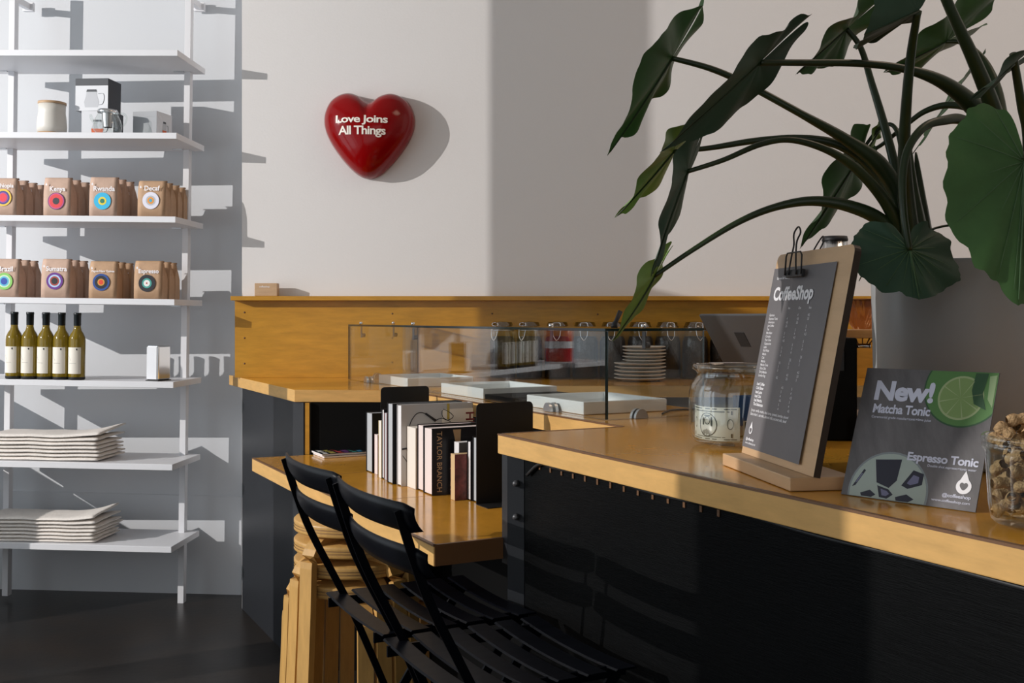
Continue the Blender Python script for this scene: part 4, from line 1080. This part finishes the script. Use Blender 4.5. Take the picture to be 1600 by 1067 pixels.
# wire binder clip
k1 = on_board(1238, 423); k2 = on_board(1264, 415)
cx0, cx1, cy = k1[0]+0.002, k2[0]+0.004, BH-0.046
bm = bm_new(); T = lambda x, y, z: MB @ Vector((x, y, z))
add_box(bm, cx0, cy-0.004, 0.0062, cx1, cy+0.010, 0.0125, MB, bevel=0.001)
obj('clip_body', bm, M_rubber, cbd, world=True)
bm = bm_new(); xm = (cx0+cx1)/2; hw_ = (cx1-cx0)/2
add_tube(bm, [T(xm-hw_, cy, .0135), T(xm-hw_*0.96, cy+0.034, .018), T(xm-hw_*0.8, cy+0.040, .019), T(xm+hw_*0.8, cy+0.040, .019), T(xm+hw_*0.96, cy+0.034, .018), T(xm+hw_, cy, .0135)], 0.0016, 6)
add_tube(bm, smooth_path([T(xm-hw_*0.55, cy, .014), T(xm-hw_*0.35, cy+0.036, .017), T(xm-hw_*0.25, cy+0.055, .018), T(xm-hw_*0.5, cy+0.076, .018), T(xm-hw_*0.1, cy+0.088, .018), T(xm+hw_*0.3, cy+0.076, .018), T(xm+hw_*0.05, cy+0.055, .018), T(xm+hw_*0.4, cy, .014)], 5), 0.0016, 6)
add_tube(bm, smooth_path([T(xm-hw_*0.3, BH-0.005, -.018), T(xm-hw_*0.25, BH+0.02, -.026), T(xm, BH+0.034, -.030), T(xm+hw_*0.4, BH+0.02, -.026), T(xm+hw_*0.4, BH-0.005, -.018)], 5), 0.0014, 6)
obj('clip_wire', bm, M_rubber, cbd, world=True)

# ------------------------------------------------------------------ the 'New!' card
S1 = PZ(1314, 772.6, ZC); S2 = PZ(1524, 801.5, ZC); dS = (S2-S1).normalized(); nS = Vector((-dS.y, dS.x, 0)); SW = (S2-S1).length
ls = math.atan2(0.082, 0.198); upS = Z*math.cos(ls)+nS*math.sin(ls); frS = -(nS*math.cos(ls)-Z*math.sin(ls)); SH = 0.2145
card = thing('drink_card', 'grey square counter card reading New with lime and iced coffee pictures', 'sign', S1)
MS = frame(S1+Z*0.001, dS, upS, frS)
bm = bm_new(); add_box(bm, 0, 0, -0.0022, SW, SH, 0, MS); obj('card_sheet', bm, M_sign, card, world=True)
bm = bm_new(); add_prism(bm, [(p.x, p.y) for p in (S1+dS*0.085+nS*0.030, S1+dS*0.128+nS*0.030, S1+dS*0.128+nS*0.13, S1+dS*0.085+nS*0.13)], ZC+0.0006, ZC+0.002)
bm2 = bm; q0 = S1+dS*0.085; 
add_poly(bm, [q0+upS*0.16-frS*0.003, q0+dS*0.043+upS*0.16-frS*0.003, q0+dS*0.043+nS*0.129+Z*0.001, q0+nS*0.129+Z*0.001], Matrix.Identity(4)); obj('easel_back', bm, M_darkcard, card, world=True)
CL = (0.0005, 0.0005, SW-0.0005, SH-0.0005)
bm = bm_new(); X = lambda u_: u_*SW; Yv = lambda v_: v_*SH; e = 0.00012
greens = [flatmat('lime_drink_green', (0.085, 0.20, 0.055), 0.4), flatmat('lime_flesh', (0.20, 0.30, 0.10), 0.4), flatmat('lime_pith', (0.33, 0.40, 0.20), 0.4), flatmat('lime_dark', (0.03, 0.085, 0.035), 0.4), flatmat('lime_foam', (0.26, 0.36, 0.18), 0.4)]
add_disc(bm, (X(.775), Yv(.875), e), X(.295), MS, 3, 44, clip=CL); add_disc(bm, (X(.775), Yv(.875), 2*e), X(.283), MS, 0, 44, clip=CL)
add_disc(bm, (X(.76), Yv(.80), 3*e), X(.165), MS, 2, 36, clip=CL); add_disc(bm, (X(.76), Yv(.80), 4*e), X(.150), MS, 1, 36, clip=CL)
for k in range(8): add_poly(bm, [(X(.76), Yv(.80), 5*e), (X(.76)+X(.15)*math.cos(k*PI/4+.2), Yv(.80)+X(.15)*math.sin(k*PI/4+.2), 5*e), (X(.76)+X(.15)*math.cos(k*PI/4+.26), Yv(.80)+X(.15)*math.sin(k*PI/4+.26), 5*e)], MS, 2)
add_poly(bm, [(X(.84), Yv(.99), 5*e), (X(.93), Yv(.99), 5*e), (X(.91), Yv(.84), 5*e), (X(.95), Yv(.72), 5*e), (X(.86), Yv(.76), 5*e), (X(.83), Yv(.86), 5*e)], MS, 3)
add_poly(bm, [(X(.94), Yv(.97), 5*e), (X(.99), Yv(.98), 5*e), (X(.99), Yv(.74), 5*e), (X(.95), Yv(.80), 5*e)], MS, 4)
obj('lime_picture', bm, greens, card, world=True)
bm = bm_new(); cof = [flatmat('milk_foam_print', (0.36, 0.42, 0.38), 0.4), flatmat('glass_rim_print', (0.22, 0.25, 0.26), 0.4), flatmat('ice_dark_print', (0.020, 0.020, 0.035), 0.4), flatmat('ice_lilac_print', (0.16, 0.16, 0.26), 0.4)]
cc = (X(.352), Yv(.055))
add_disc(bm, (*cc, e), X(.305), MS, 1, 44, clip=CL); add_disc(bm, (*cc, 2*e), X(.290), MS, 0, 44, clip=CL)
ice = [[(.22, .29), (.42, .31), (.41, .15), (.36, .09), (.26, .12)], [(.45, .12), (.52, .24), (.60, .22), (.60, .14), (.50, .10)], [(.27, .10), (.36, .08), (.40, .045), (.36, .01), (.30, .015)], [(.42, .03), (.50, .06), (.56, .03), (.52, .005), (.43, .005)], [(.15, .03), (.22, .06), (.27, .03), (.24, .008), (.16, .008)], [(.075, .07), (.10, .08), (.16, .20), (.145, .21)]]
for k, pl_ in enumerate(ice):
    add_poly(bm, [(X(a0), Yv(b0), 3*e) for a0, b0 in pl_], MS, 2)
    mx_ = sum(p[0] for p in pl_)/len(pl_); my_ = sum(p[1] for p in pl_)/len(pl_)
    if k in (1, 5, 2): add_poly(bm, [(X(mx_+(a0-mx_)*.55), Yv(my_+(b0-my_)*.55), 4*e) for a0, b0 in pl_], MS, 3)
obj('iced_coffee_picture', bm, cof, card, world=True)
bm = bm_new()
TX = lambda b_, u0, v0, w_, h_, bold=0.03: add_text(bm, b_, MS @ Matrix.Translation((X(u0), Yv(v0), 6*e)), width=X(w_), height=Yv(h_), bold=bold, space=0.95)
TX('New!', .107, .755, .458, .160, .04); TX('Matcha Tonic', .118, .650, .442, .072); TX('Ceremonial grade matcha+tonic+lime juice', .118, .607, .46, .026, .005)
TX('Espresso Tonic', .456, .312, .51, .082); TX('Double shot espresso+tonic water', .615, .277, .345, .024, .005)
TX('@coffeeshop', .755, .080, .20, .034, .02); TX('www.coffeeshop.com', .685, .042, .27, .026, .01)
obj('lettering', bm, M_lilac, card, world=True)
bm = bm_new(); add_poly(bm, drop_outline(0.0165), MS @ Matrix.Translation((X(.893), Yv(.165), 6*e)), 0); add_poly(bm, heart_poly(0.0058), MS @ Matrix.Translation((X(.893), Yv(.165), 7*e)), 1)
obj('drop_emblem', bm, [M_print, M_sign], card, world=True)

# ------------------------------------------------------------------ tip jar
TJ = Vector((0.4985, 2.33, ZC+0.0008))
tj = thing('tip_jar', 'wide clear glass tip jar holding dollar bills beside the menu clipboard', 'jar', TJ)
bm = bm_new(); add_lathe(bm, [(0, 0.004), (0.080, 0.003), (0.094, 0.008), (0.102, 0.020), (0.1045, 0.045), (0.1045, 0.115), (0.100, 0.135), (0.090, 0.148), (0.086, 0.156), (0.089, 0.163), (0.097, 0.168), (0.0975, 0.174), (0.094, 0.178), (0.088, 0.176), (0.084, 0.160), (0.086, 0.150), (0.096, 0.135), (0.1005, 0.115), (0.1005, 0.045), (0.098, 0.024), (0.090, 0.013), (0.0, 0.010)], 48); obj('glass', bm, M_glass, tj)
def bill(name, label, pts_xy, z0, h, face, tilt=0.0):
    t_ = thing('dollar_bill', label, 'banknote', TJ, group='dollar bills in the tip jar')
    pts_ = smooth_path([Vector((x, y, 0)) for x, y in pts_xy], 6); n = len(pts_)
    d_ = Vector((0, 0, 0)); ln = [0]
    for a_, b_ in zip(pts_, pts_[1:]): ln.append(ln[-1]+(b_-a_).length)
    def S(s, v, off=0.0):
        s = max(0, min(1, s))*ln[-1]; i = 0
        while i < n-2 and ln[i+1] < s: i += 1
        f_ = (s-ln[i])/max(1e-6, ln[i+1]-ln[i]); p = pts_[i].lerp(pts_[i+1], f_); dd = (pts_[i+1]-pts_[i]).normalized(); nn = Vector((dd.y, -dd.x, 0))
        return p+nn*off+Z*(z0+h*v+tilt*s)
    bm = bm_new(); add_grid(bm, [[S(i/16, j/4) for i in range(17)] for j in range(5)]); obj('note', bm, M_bill, t_)
    bm = bm_new()
    def patch(s0, v0, s1, v1, k=6): add_grid(bm, [[S(s0+(s1-s0)*i/k, v, 0.0006) for i in range(k+1)] for v in (v0, v1)], smooth=False)
    def oval(cs, cv, rs, rv, r_in=0.0):
        if r_in: add_grid(bm, [[S(cs+rs*q*math.cos(2*PI*i/20), cv+rv*q*math.sin(2*PI*i/20), 0.0006) for i in range(21)] for q in (r_in, 1)], smooth=False)
        else:
            f = bm.faces.new([bm.verts.new(S(cs+rs*math.cos(2*PI*i/16), cv+rv*math.sin(2*PI*i/16), 0.0007)) for i in range(16)])
    if face:
        patch(0.04, 0.93, 0.96, 0.965); patch(0.14, 0.855, 0.86, 0.885); patch(0.04, 0.035, 0.96, 0.06); patch(0.20, 0.10, 0.80, 0.12)
        oval(0.5, 0.47, 0.185, 0.36, 0.92); oval(0.5, 0.60, 0.06, 0.13, 0.80)
        for k in range(7): patch(0.40+k*0.028, 0.15+0.02*k % 0.05, 0.412+k*0.028, 0.34-0.02*abs(k-3))
        patch(0.40, 0.45, 0.43, 0.68, 2); patch(0.57, 0.42, 0.60, 0.70, 2); patch(0.44, 0.72, 0.56, 0.76, 3); patch(0.475, 0.61, 0.49, 0.625, 1); patch(0.51, 0.61, 0.525, 0.625, 1); patch(0.485, 0.53, 0.515, 0.54, 1)
        oval(0.13, 0.5, 0.045, 0.16, 0.85); oval(0.87, 0.5, 0.045, 0.16, 0.85)
        for (s, v) in ((.06, .78), (.06, .10), (.88, .78), (.88, .10)): patch(s, v, s+0.02, v+0.12, 1)
    else:
        patch(0.05, 0.88, 0.95, 0.94); patch(0.05, 0.06, 0.95, 0.12); patch(0.05, 0.06, 0.08, 0.94, 1); patch(0.92, 0.06, 0.95, 0.94, 1)
        r = random.Random(8)
        for k in range(34):
            s = r.uniform(.12, .86); v = r.uniform(.18, .80); patch(s, v, s+r.uniform(.01, .05), v+r.uniform(.02, .07), 1)
        oval(0.3, 0.5, 0.12, 0.28, 0.75); oval(0.72, 0.5, 0.12, 0.28, 0.75)
    obj('print', bm, M_billink, t_)
bill('a', 'dollar bill with the portrait facing out, left side of the tip jar', [(-0.088, 0.025), (-0.082, -0.035), (-0.052, -0.078), (-0.012, -0.090)], 0.014, 0.072, True, 0.02)
bill('b', 'dollar bill lying low against the glass beside the portrait bill', [(-0.004, -0.084), (0.035, -0.074), (0.070, -0.056)], 0.016, 0.044, False, 0.05)
bill('c', 'crumpled dollar bill at the back of the tip jar', [(-0.060, 0.010), (-0.015, -0.012), (0.030, 0.004), (0.070, 0.030)], 0.014, 0.052, False)
pb_ = thing('folded_paper', 'folded blue sheet of paper standing inside the tip jar', 'paper', TJ)
bm = bm_new(); add_grid(bm, [[Vector((x, y, z)) for x, y in ((-0.018, -0.045), (0.02, -0.030), (0.06, -0.020), (0.074, 0.030))] for z in (0.045, 0.08, 0.112)], smooth=False); obj('sheet', bm, M_blue, pb_)

# ------------------------------------------------------------------ jar of peanuts
PJ = Vector((0.708, 1.42, ZC+0.0008))
pj = thing('peanut_jar', 'clear glass jar heaped with peanuts in shells at the right', 'jar', PJ)
bm = bm_new(); add_lathe(bm, [(0, 0.004), (0.050, 0.002), (0.056, 0.008), (0.059, 0.03), (0.0625, 0.095), (0.064, 0.101), (0.067, 0.104), (0.067, 0.109), (0.0645, 0.111), (0.0675, 0.114), (0.0675, 0.120), (0.065, 0.122), (0.0615, 0.120), (0.060, 0.098), (0.0565, 0.03), (0.053, 0.012), (0, 0.009)], 40); obj('glass', bm, M_glass, pj)
def peanut(seed):
    r = random.Random(seed); L2 = 0.0165*r.uniform(0.9, 1.15); bm = bm_new(); rows = []
    for i in range(13):
        s = i/12; a_ = s*2-1
        rad = 0.0088*math.sqrt(max(0, 1-a_**4))*(1-0.20*math.exp(-(a_/0.22)**2))*(1.05 if a_ > 0 else 0.95)
        rows.append([Vector((rad*(1+0.05*math.cos(7*t_))*math.cos(t_), a_*L2, rad*(1+0.05*math.cos(7*t_))*math.sin(t_)+0.002*math.sin(s*PI))) for t_ in [2*PI*k/12 for k in range(12)]])
    add_grid(bm, rows[1:-1], close_u=True); 
    return bm
pmeshes = []
for sd in range(4):
    o = obj('peanut', peanut(sd+2), M_peanut); pmeshes.append(o.data); C.objects.unlink(o); bpy.data.objects.remove(o)
r = random.Random(21); k = 0; 
layers = [(0.020, 0.040, 7), (0.038, 0.042, 7), (0.056, 0.044, 7), (0.075, 0.045, 8), (0.094, 0.046, 8), (0.111, 0.046, 7), (0.127, 0.040, 6), (0.141, 0.020, 3)]
for li, (z, rr, n) in enumerate(layers):
    for q in range(n):
        an = 2*PI*q/n+li*0.7+r.uniform(-.2, .2)
        rad = rr*(1.0 if q % 4 else 0.45) if n > 3 else rr
        o = bpy.data.objects.new('peanut', pmeshes[k % 4]); C.objects.link(o); k += 1
        o.location = PJ+Vector((rad*math.cos(an), rad*math.sin(an), z)); o.rotation_euler = (r.uniform(-.7, .7), r.uniform(-.6, .6), r.uniform(0, 6.28))
        tag(o, 'peanut in its shell inside the glass jar' if li < 5 else 'peanut in its shell on the heap above the jar rim', 'peanut', 'peanuts inside the jar' if li < 5 else 'peanuts heaped above the jar rim')

# ------------------------------------------------------------------ till screen, drippers, grinder behind the menu
tl_ = P(1093, 491, 2.9)
till = thing('till_screen', 'grey aluminium till screen seen from behind, tilted on its stand', 'screen', Vector((0.62, 2.86, ZC)))
hv = (V*0.105-Z*0.165); wv_ = U*0.30; nn = wv_.cross(hv).normalized()
MT = frame(tl_, wv_.normalized(), hv.normalized(), nn)
bm = bm_new(); add_box(bm, 0, 0, -0.004, 0.30, hv.length, 0.004, MT, bevel=0.003); obj('casing', bm, M_alu, till, world=True)
bm = bm_new(); add_box(bm, 0.115, 0.055, 0.0042 if nn.y < 0 else -0.0052, 0.155, 0.10, 0.0052 if nn.y < 0 else -0.0042, MT, bevel=0.0003); obj('badge', bm, M_rubber, till, world=True)
sb = tl_+wv_*0.60+hv*0.62; base = Vector((sb.x+0.03, sb.y+0.02, ZC))
bm = bm_new(); add_tube(bm, [sb+V*0.012, Vector((base.x, base.y, ZC+0.014))], 0.018, 10); add_lathe(bm, [(0, 0.014), (0.075, 0.014), (0.08, 0.008), (0.08, 0.001), (0, 0.001)], 32, Matrix.Translation(base)); obj('stand', bm, M_rubber, till, world=True)

stx, sty = 0.985, 3.0
stand = thing('pour_over_stand', 'wooden pour-over stand with black frame, half hidden behind the planter', 'stand', (stx, sty, ZC))
bm = bm_new(); add_box(bm, 0.845, sty-0.075, 1.3235, 1.30, sty+0.075, 1.347, bevel=0.002); obj('shelf', bm, M_oak, stand, world=True)
for x in (0.85, 1.27):
    bm = bm_new(); add_box(bm, x, sty-0.06, ZC+0.012, x+0.022, sty+0.06, 1.3232); obj('side_support', bm, M_void, stand, world=True)
bm = bm_new(); add_box(bm, 0.84, sty-0.09, ZC+0.0005, 1.31, sty+0.09, ZC+0.012); obj('base', bm, M_oak, stand, world=True)
for k, x in enumerate((0.995, 1.175)):
    t_ = thing('coffee_dripper', ('ribbed amber glass coffee dripper on the stand, beside the clipboard edge', 'ribbed amber glass coffee dripper on the stand, behind the planter')[k], 'dripper', (x, sty-0.02, 1.3475), group='amber glass drippers on the stand')
    bm = bm_new(); rows = []
    for i in range(9):
        s = i/8; rad = 0.024+0.040*s**0.8; rows.append([Vector(((rad*(1+0.035*math.sin(12*a_+s*5)))*math.cos(a_), (rad*(1+0.035*math.sin(12*a_+s*5)))*math.sin(a_), 0.001+0.082*s)) for a_ in [2*PI*q/60 for q in range(60)]])
    add_grid(bm, rows, close_u=True); obj('cone', bm, M_amber, t_)
    bm = bm_new(); add_lathe(bm, [(0.0635, 0.0835), (0.0660, 0.0835), (0.0660, 0.087), (0.0635, 0.087)], 40); obj('rim', bm, flatmat('amber_rim', (0.20, 0.07, 0.02), 0.15), t_)
    bm = bm_new(); add_lathe(bm, [(0.015, -0.052), (0.023, -0.052), (0.023, -0.040), (0.015, -0.040)], 28)
    obj('steel_ring', bm, M_steel, t_)
    bm = bm_new()
    for q in range(10):
        a_ = 2*PI*q/10; add_tube(bm, [(0.020*math.cos(a_), 0.020*math.sin(a_), -0.040), (0.033*math.cos(a_), 0.033*math.sin(a_), -0.0245)], 0.0016, 5)
    obj('lower_ribs', bm, M_oak, t_)
gr = thing('hand_grinder', 'polished steel cylinder with black cap behind the top of the clipboard', 'grinder', P(1304.5, 515, 3.0)+Z*0.0006)
gr.location.z = 1.3476
bm = bm_new(); add_lathe(bm, [(0, 0), (0.034, 0), (0.0355, 0.004), (0.0355, 0.252), (0, 0.252)], 32); obj('body', bm, M_steel, gr)
bm = bm_new(); add_lathe(bm, [(0, 0.2525), (0.036, 0.2525), (0.0365, 0.256), (0.034, 0.266), (0, 0.267)], 32); obj('cap', bm, M_rubber, gr)
eq = thing('equipment_case', 'plain black box on the counter behind the clipboard', 'box', (0.72, 2.47, ZC+0.0008), (0, 0, -0.1))
bm = bm_new(); add_box(bm, -0.055, -0.07, 0, 0.075, 0.07, 0.235, bevel=0.004); obj('case', bm, M_void, eq)
bm = bm_new(); add_box(bm, -0.030, -0.0712, 0.16, 0.045, -0.0702, 0.205); obj('display', bm, M_rubber, eq)

# ------------------------------------------------------------------ potted plant
PP = Vector((0.876, 2.05, ZC+0.0008))
plant = thing('potted_plant', 'large elephant ear plant with drooping leaves in a grey planter', 'plant', PP)
bm = bm_new(); add_lathe(bm, [(0, 0.002), (0.150, 0.002), (0.158, 0.010), (0.1665, 0.385), (0.1665, 0.389), (0.160, 0.389), (0.158, 0.350), (0, 0.350)], 56); obj('planter', bm, M_pot, plant)
bm = bm_new(); add_lathe(bm, [(0.157, 0.352), (0.10, 0.362), (0, 0.365)], 30); obj('soil', bm, M_soil, plant)
def stem(pts, r_px, name='stem', m=M_stem):
    q = [P(x, y, Y) for x, y, Y in pts]; n = 7
    sp = smooth_path(q, n); rr = []
    for i in range(len(sp)):
        s = i/(len(sp)-1)*(len(r_px)-1); k_ = min(int(s), len(r_px)-2); rr.append((r_px[k_]*(1-(s-k_))+r_px[k_+1]*(s-k_))/F*2.0)
    bm = bm_new(); add_tube(bm, sp, rr, 10); return obj(name, bm, m, plant, world=True)
OUT = [(1.0, 0.0), (0.90, .10), (0.76, .27), (0.58, .50), (0.40, .72), (0.22, .89), (0.05, .98), (-0.12, .98), (-0.28, .88), (-0.42, .70), (-0.50, .48), (-0.49, .28), (-0.38, .13), (-0.20, .05), (-0.02, .01)]
OUT2 = [(1.0, 0.0), (0.94, .18), (0.82, .42), (0.69, .70), (0.50, .92), (0.30, 1.0), (0.03, .98), (-0.20, .94), (-0.36, .85), (-0.46, .68), (-0.50, .45), (-0.42, .20), (-0.15, .03)]
OUT3 = [(1.0, 0.0), (0.90, .10), (0.76, .28), (0.58, .52), (0.40, .76), (0.22, .93), (0.05, .92), (-0.12, .72), (-0.28, .50), (-0.42, .30), (-0.50, .16), (-0.48, .07), (-0.25, .025), (-0.02, .01)]
def leaf(A_, T_, c1, c2, W, lobe=0.5, bow=0.0, wave=0.006, m=M_green, seed=1, outline=OUT):
    """blade from attach point A_ to tip T_ (picture point, depth); c1/c2: how much of each half turns to the viewer"""
    a = P(*A_); tt = P(*T_); mm = tt-a; ln = mm.length; mm.normalize()
    perp = Vector((-mm.z, 0, mm.x)); perp = (perp-mm*perp.dot(mm)).normalized(); dep = mm.cross(perp).normalized()
    if dep.y < 0: dep = -dep
    bm = bm_new(); r = random.Random(seed); ph = r.uniform(0, 20)
    osm = smooth_path([Vector((x if x > 0 else x*lobe/0.5, y, 0)) for x, y in outline], 6)
    d1 = (perp*c1+dep*math.sqrt(1-c1*c1)).normalized(); d2 = (perp*c2+dep*math.sqrt(1-c2*c2)*(1 if (c1 < 0) == (c2 < 0) else (-1 if abs(c1) < 0.9 else 0.3))).normalized()
    nrm = mm.cross((d1-d2).normalized()).normalized()
    if nrm.y > 0: nrm = -nrm
    for kk, dk in ((1, d1), (2, d2)):
        Nk = mm.cross(dk).normalized(); Nk = Nk if Nk.dot(nrm) > 0 else -Nk
        rows = []; nj = 10
        for j in range(nj+1):
            f_ = j/nj; row = []
            for i, p in enumerate(osm):
                an = i/len(osm)
                n1 = noise.noise(Vector((an*9, kk*7.3, ph))); n2 = noise.noise(Vector((an*22, kk*3.1, ph+5)))
                rip = 1+(0.07*n1+0.075*n2)*(f_**5)*min(1, p.y*4)
                av = p.x*f_*rip; wd = p.y*f_*rip
                c = a+mm*(av*ln)+dk*(wd*W)
                c += nrm*(-bow*(max(0, av))**2*ln)
                c += Nk*(wave*(1.6*n1+1.0*math.sin(an*26+ph))*f_**2.5*min(1, wd*3+0.05))
                c += Nk*(-0.10*W*wd*wd)+Nk*(0.0010*abs(math.sin(an*8*PI))*min(1, wd*4))
                row.append(c)
            rows.append(row)
        add_grid(bm, rows)
    bmesh.ops.remove_doubles(bm, verts=bm.verts, dist=0.0002)
    loose = [v for v in bm.verts if not v.link_faces]
    bmesh.ops.delete(bm, geom=loose, context='VERTS')
    o = obj('leaf', bm, m, plant, world=True)
    rib = bm_new(); pts = []
    for k in range(9):
        s_ = k/8*0.96; pts.append(a+mm*(s_*ln)-nrm*(bow*s_*s_*ln)+nrm*0.0008)
    add_tube(rib, pts, [0.0026, 0.0008], 6)
    face_on = abs(c1) > 0.9
    if face_on:
        for dk in (d1, d2):
            for q in (3, 8, 13, 19, 26, 34, 42, 50):
                i = min(q*len(osm)//60, len(osm)-1); p = osm[i]
                vp = []
                for j in range(7):
                    f_ = 0.02+0.90*j/6; wd = p.y*f_
                    vp.append(a+mm*(p.x*f_*ln)+dk*(wd*W)-nrm*(bow*max(0, p.x*f_)**2*ln)+nrm*(0.0011-0.10*W*wd*wd))
                add_tube(rib, vp, [0.0011, 0.0004], 5)
    rb = obj('midrib', rib, M_vein if face_on else M_stem, plant, world=True); rb.parent = o
    return o
# stems (picture point, depth), leaf end first
stem([(1050, 91, 2.00), (1110, 107, 2.0), (1165, 131, 2.0), (1250, 177, 2.0), (1320, 217, 2.02), (1372, 256, 2.03), (1404, 310, 2.04), (1420, 400, 2.05)], [4, 5, 5.5, 6, 9, 14, 13, 12])
stem([(1187, 98, 1.85), (1250, 98, 1.87), (1340, 99, 1.9), (1410, 107, 1.93), (1470, 127, 1.96), (1518, 163, 2.0), (1548, 205, 2.02), (1560, 300, 2.05), (1545, 420, 2.05)], [4.5, 5, 5.5, 6, 10, 15, 16, 16, 16])
stem([(1052, 237, 2.08), (1110, 231, 2.08), (1180, 220, 2.08), (1250, 216, 2.07), (1310, 226, 2.06), (1358, 255, 2.06), (1398, 310, 2.05), (1422, 400, 2.05)], [3.5, 4.5, 5.5, 6, 8, 12, 11, 11])
stem([(1074, 268, 1.95), (1130, 250, 1.95), (1190, 225, 1.96), (1240, 219, 1.97), (1300, 238, 1.98), (1350, 275, 2.0), (1392, 330, 2.02), (1418, 405, 2.05)], [3.5, 4, 4.5, 5, 6, 8, 10, 11])
stem([(1023, 431, 2.05), (1080, 392, 2.05), (1150, 349, 2.05), (1210, 324, 2.05), (1270, 314, 2.04), (1330, 323, 2.03), (1380, 348, 2.03), (1420, 405, 2.05)], [3.5, 4, 5, 6, 8, 10, 12, 12])
stem([(1323, 45, 2.15), (1345, 75, 2.15), (1362, 130, 2.13), (1380, 190, 2.12), (1398, 260, 2.1), (1410, 330, 2.08), (1424, 405, 2.05)], [4, 5, 6, 7, 8, 9, 9])
stem([(1434, 18, 1.8), (1424, 80, 1.86), (1417, 150, 1.9), (1413, 230, 1.95), (1416, 310, 2.0), (1428, 405, 2.03)], [5, 6.5, 7.5, 9, 13, 16])
stem([(1421, 391, 1.78), (1412, 330, 1.78), (1411, 270, 1.79), (1421, 228, 1.8), (1445, 198, 1.82), (1475, 188, 1.85), (1505, 188, 1.9), (1545, 215, 1.98), (1555, 300, 2.02)], [4.5, 5, 5.5, 6, 6, 7, 8, 9, 10])
stem([(1478, 65, 2.25), (1500, 66, 2.24), (1522, 78, 2.22), (1545, 108, 2.2), (1562, 160, 2.16), (1570, 260, 2.1), (1560, 420, 2.07)], [3.5, 4, 5, 7, 9, 11, 12])
stem([(1352, 238, 2.25), (1375, 228, 2.24), (1410, 200, 2.2), (1445, 174, 2.18), (1485, 164, 2.15), (1525, 176, 2.12), (1555, 230, 2.1), (1565, 420, 2.07)], [3, 3.5, 4, 5, 6, 7, 8, 9])
stem([(1335, 257, 2.2), (1352, 228, 2.2), (1375, 200, 2.18), (1395, 196, 2.16), (1407, 225, 2.13), (1413, 300, 2.1), (1426, 405, 2.07)], [2.8, 3, 3.2, 3.5, 4, 5, 6])
stem([(1468, -25, 1.85), (1492, 30, 1.87), (1522, 95, 1.9), (1550, 165, 1.94), (1570, 240, 1.98), (1580, 330, 2.02), (1570, 425, 2.05)], [7, 8, 10, 12, 15, 16, 16])
stem([(1583, 84, 1.75), (1588, 115, 1.77), (1596, 165, 1.8), (1606, 230, 1.84), (1600, 400, 1.98)], [5, 5.5, 6, 7, 9])
stem([(1600, 253, 1.62), (1625, 200, 1.7), (1640, 170, 1.8), (1630, 260, 1.92), (1600, 420, 2.0)], [6, 6, 7, 8, 10])
stem([(1428, 372, 2.05), (1460, 357, 2.08), (1490, 351, 2.1), (1530, 346, 2.14)], [2, 2, 2, 1.5])
stem([(1431, 238, 2.1), (1438, 310, 2.09), (1446, 405, 2.07)], [1.5, 9, 19])
stem([(1417, 200, 2.06), (1424, 290, 2.06), (1428, 350, 2.06), (1432, 410, 2.06)], [2, 10, 19, 27], 'trunk')
# leaves
leaf((1050, 91, 2.0), (955, 247, 1.97), .22, -.36, 0.105, 0.56, 0.04, 0.009, M_green, 1, OUT3)
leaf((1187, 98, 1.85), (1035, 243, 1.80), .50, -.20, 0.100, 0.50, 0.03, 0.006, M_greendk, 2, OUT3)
leaf((1052, 237, 2.08), (966, 345, 2.05), .30, -.26, 0.090, 0.56, 0.05, 0.008, M_greenlt, 3, OUT3)
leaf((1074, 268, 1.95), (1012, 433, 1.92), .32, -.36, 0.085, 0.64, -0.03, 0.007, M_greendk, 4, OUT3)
leaf((1023, 431, 2.05), (965, 538, 2.02), .32, -.42, 0.066, 0.48, 0.08, 0.004, M_greenlt, 5, OUT3)
leaf((1323, 45, 2.15), (1242, 118, 2.12), .52, -.20, 0.085, 0.85, 0.0, 0.009, M_green, 6, OUT3)
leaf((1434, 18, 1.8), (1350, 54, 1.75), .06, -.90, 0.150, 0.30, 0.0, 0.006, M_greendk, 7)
leaf((1478, 65, 2.25), (1384, 118, 2.22), .30, -.45, 0.105, 0.80, 0.05, 0.009, M_green, 8)
leaf((1335, 257, 2.2), (1252, 391, 2.15), .62, -.62, 0.078, 0.34, 0.02, 0.009, M_green, 9)
leaf((1421, 390, 1.78), (1436, 468, 1.74), .97, -.97, 0.094, 0.62, 0.0, 0.005, M_greendk, 10, OUT2)
leaf((1600, 253, 1.62), (1594, 476, 1.54), .97, -.97, 0.113, 0.40, 0.02, 0.004, M_green, 11, OUT2)
leaf((1584, 100, 1.75), (1513, 158, 1.72), .30, -.20, 0.060, 0.45, 0.0, 0.005, M_greendk, 12)
leaf((1497, 138, 2.3), (1423, 244, 2.28), .14, -.12, 0.045, 0.50, 0.0, 0.004, M_green, 13)
leaf((1372, 205, 2.2), (1352, 240, 2.2), .5, -.4, 0.034, 0.4, 0.0, 0.003, M_greenlt, 14)
leaf((1357, 408, 1.95), (1341, 440, 1.95), .4, -.3, 0.016, 0.3, 0.0, 0.001, M_greenlt, 15)
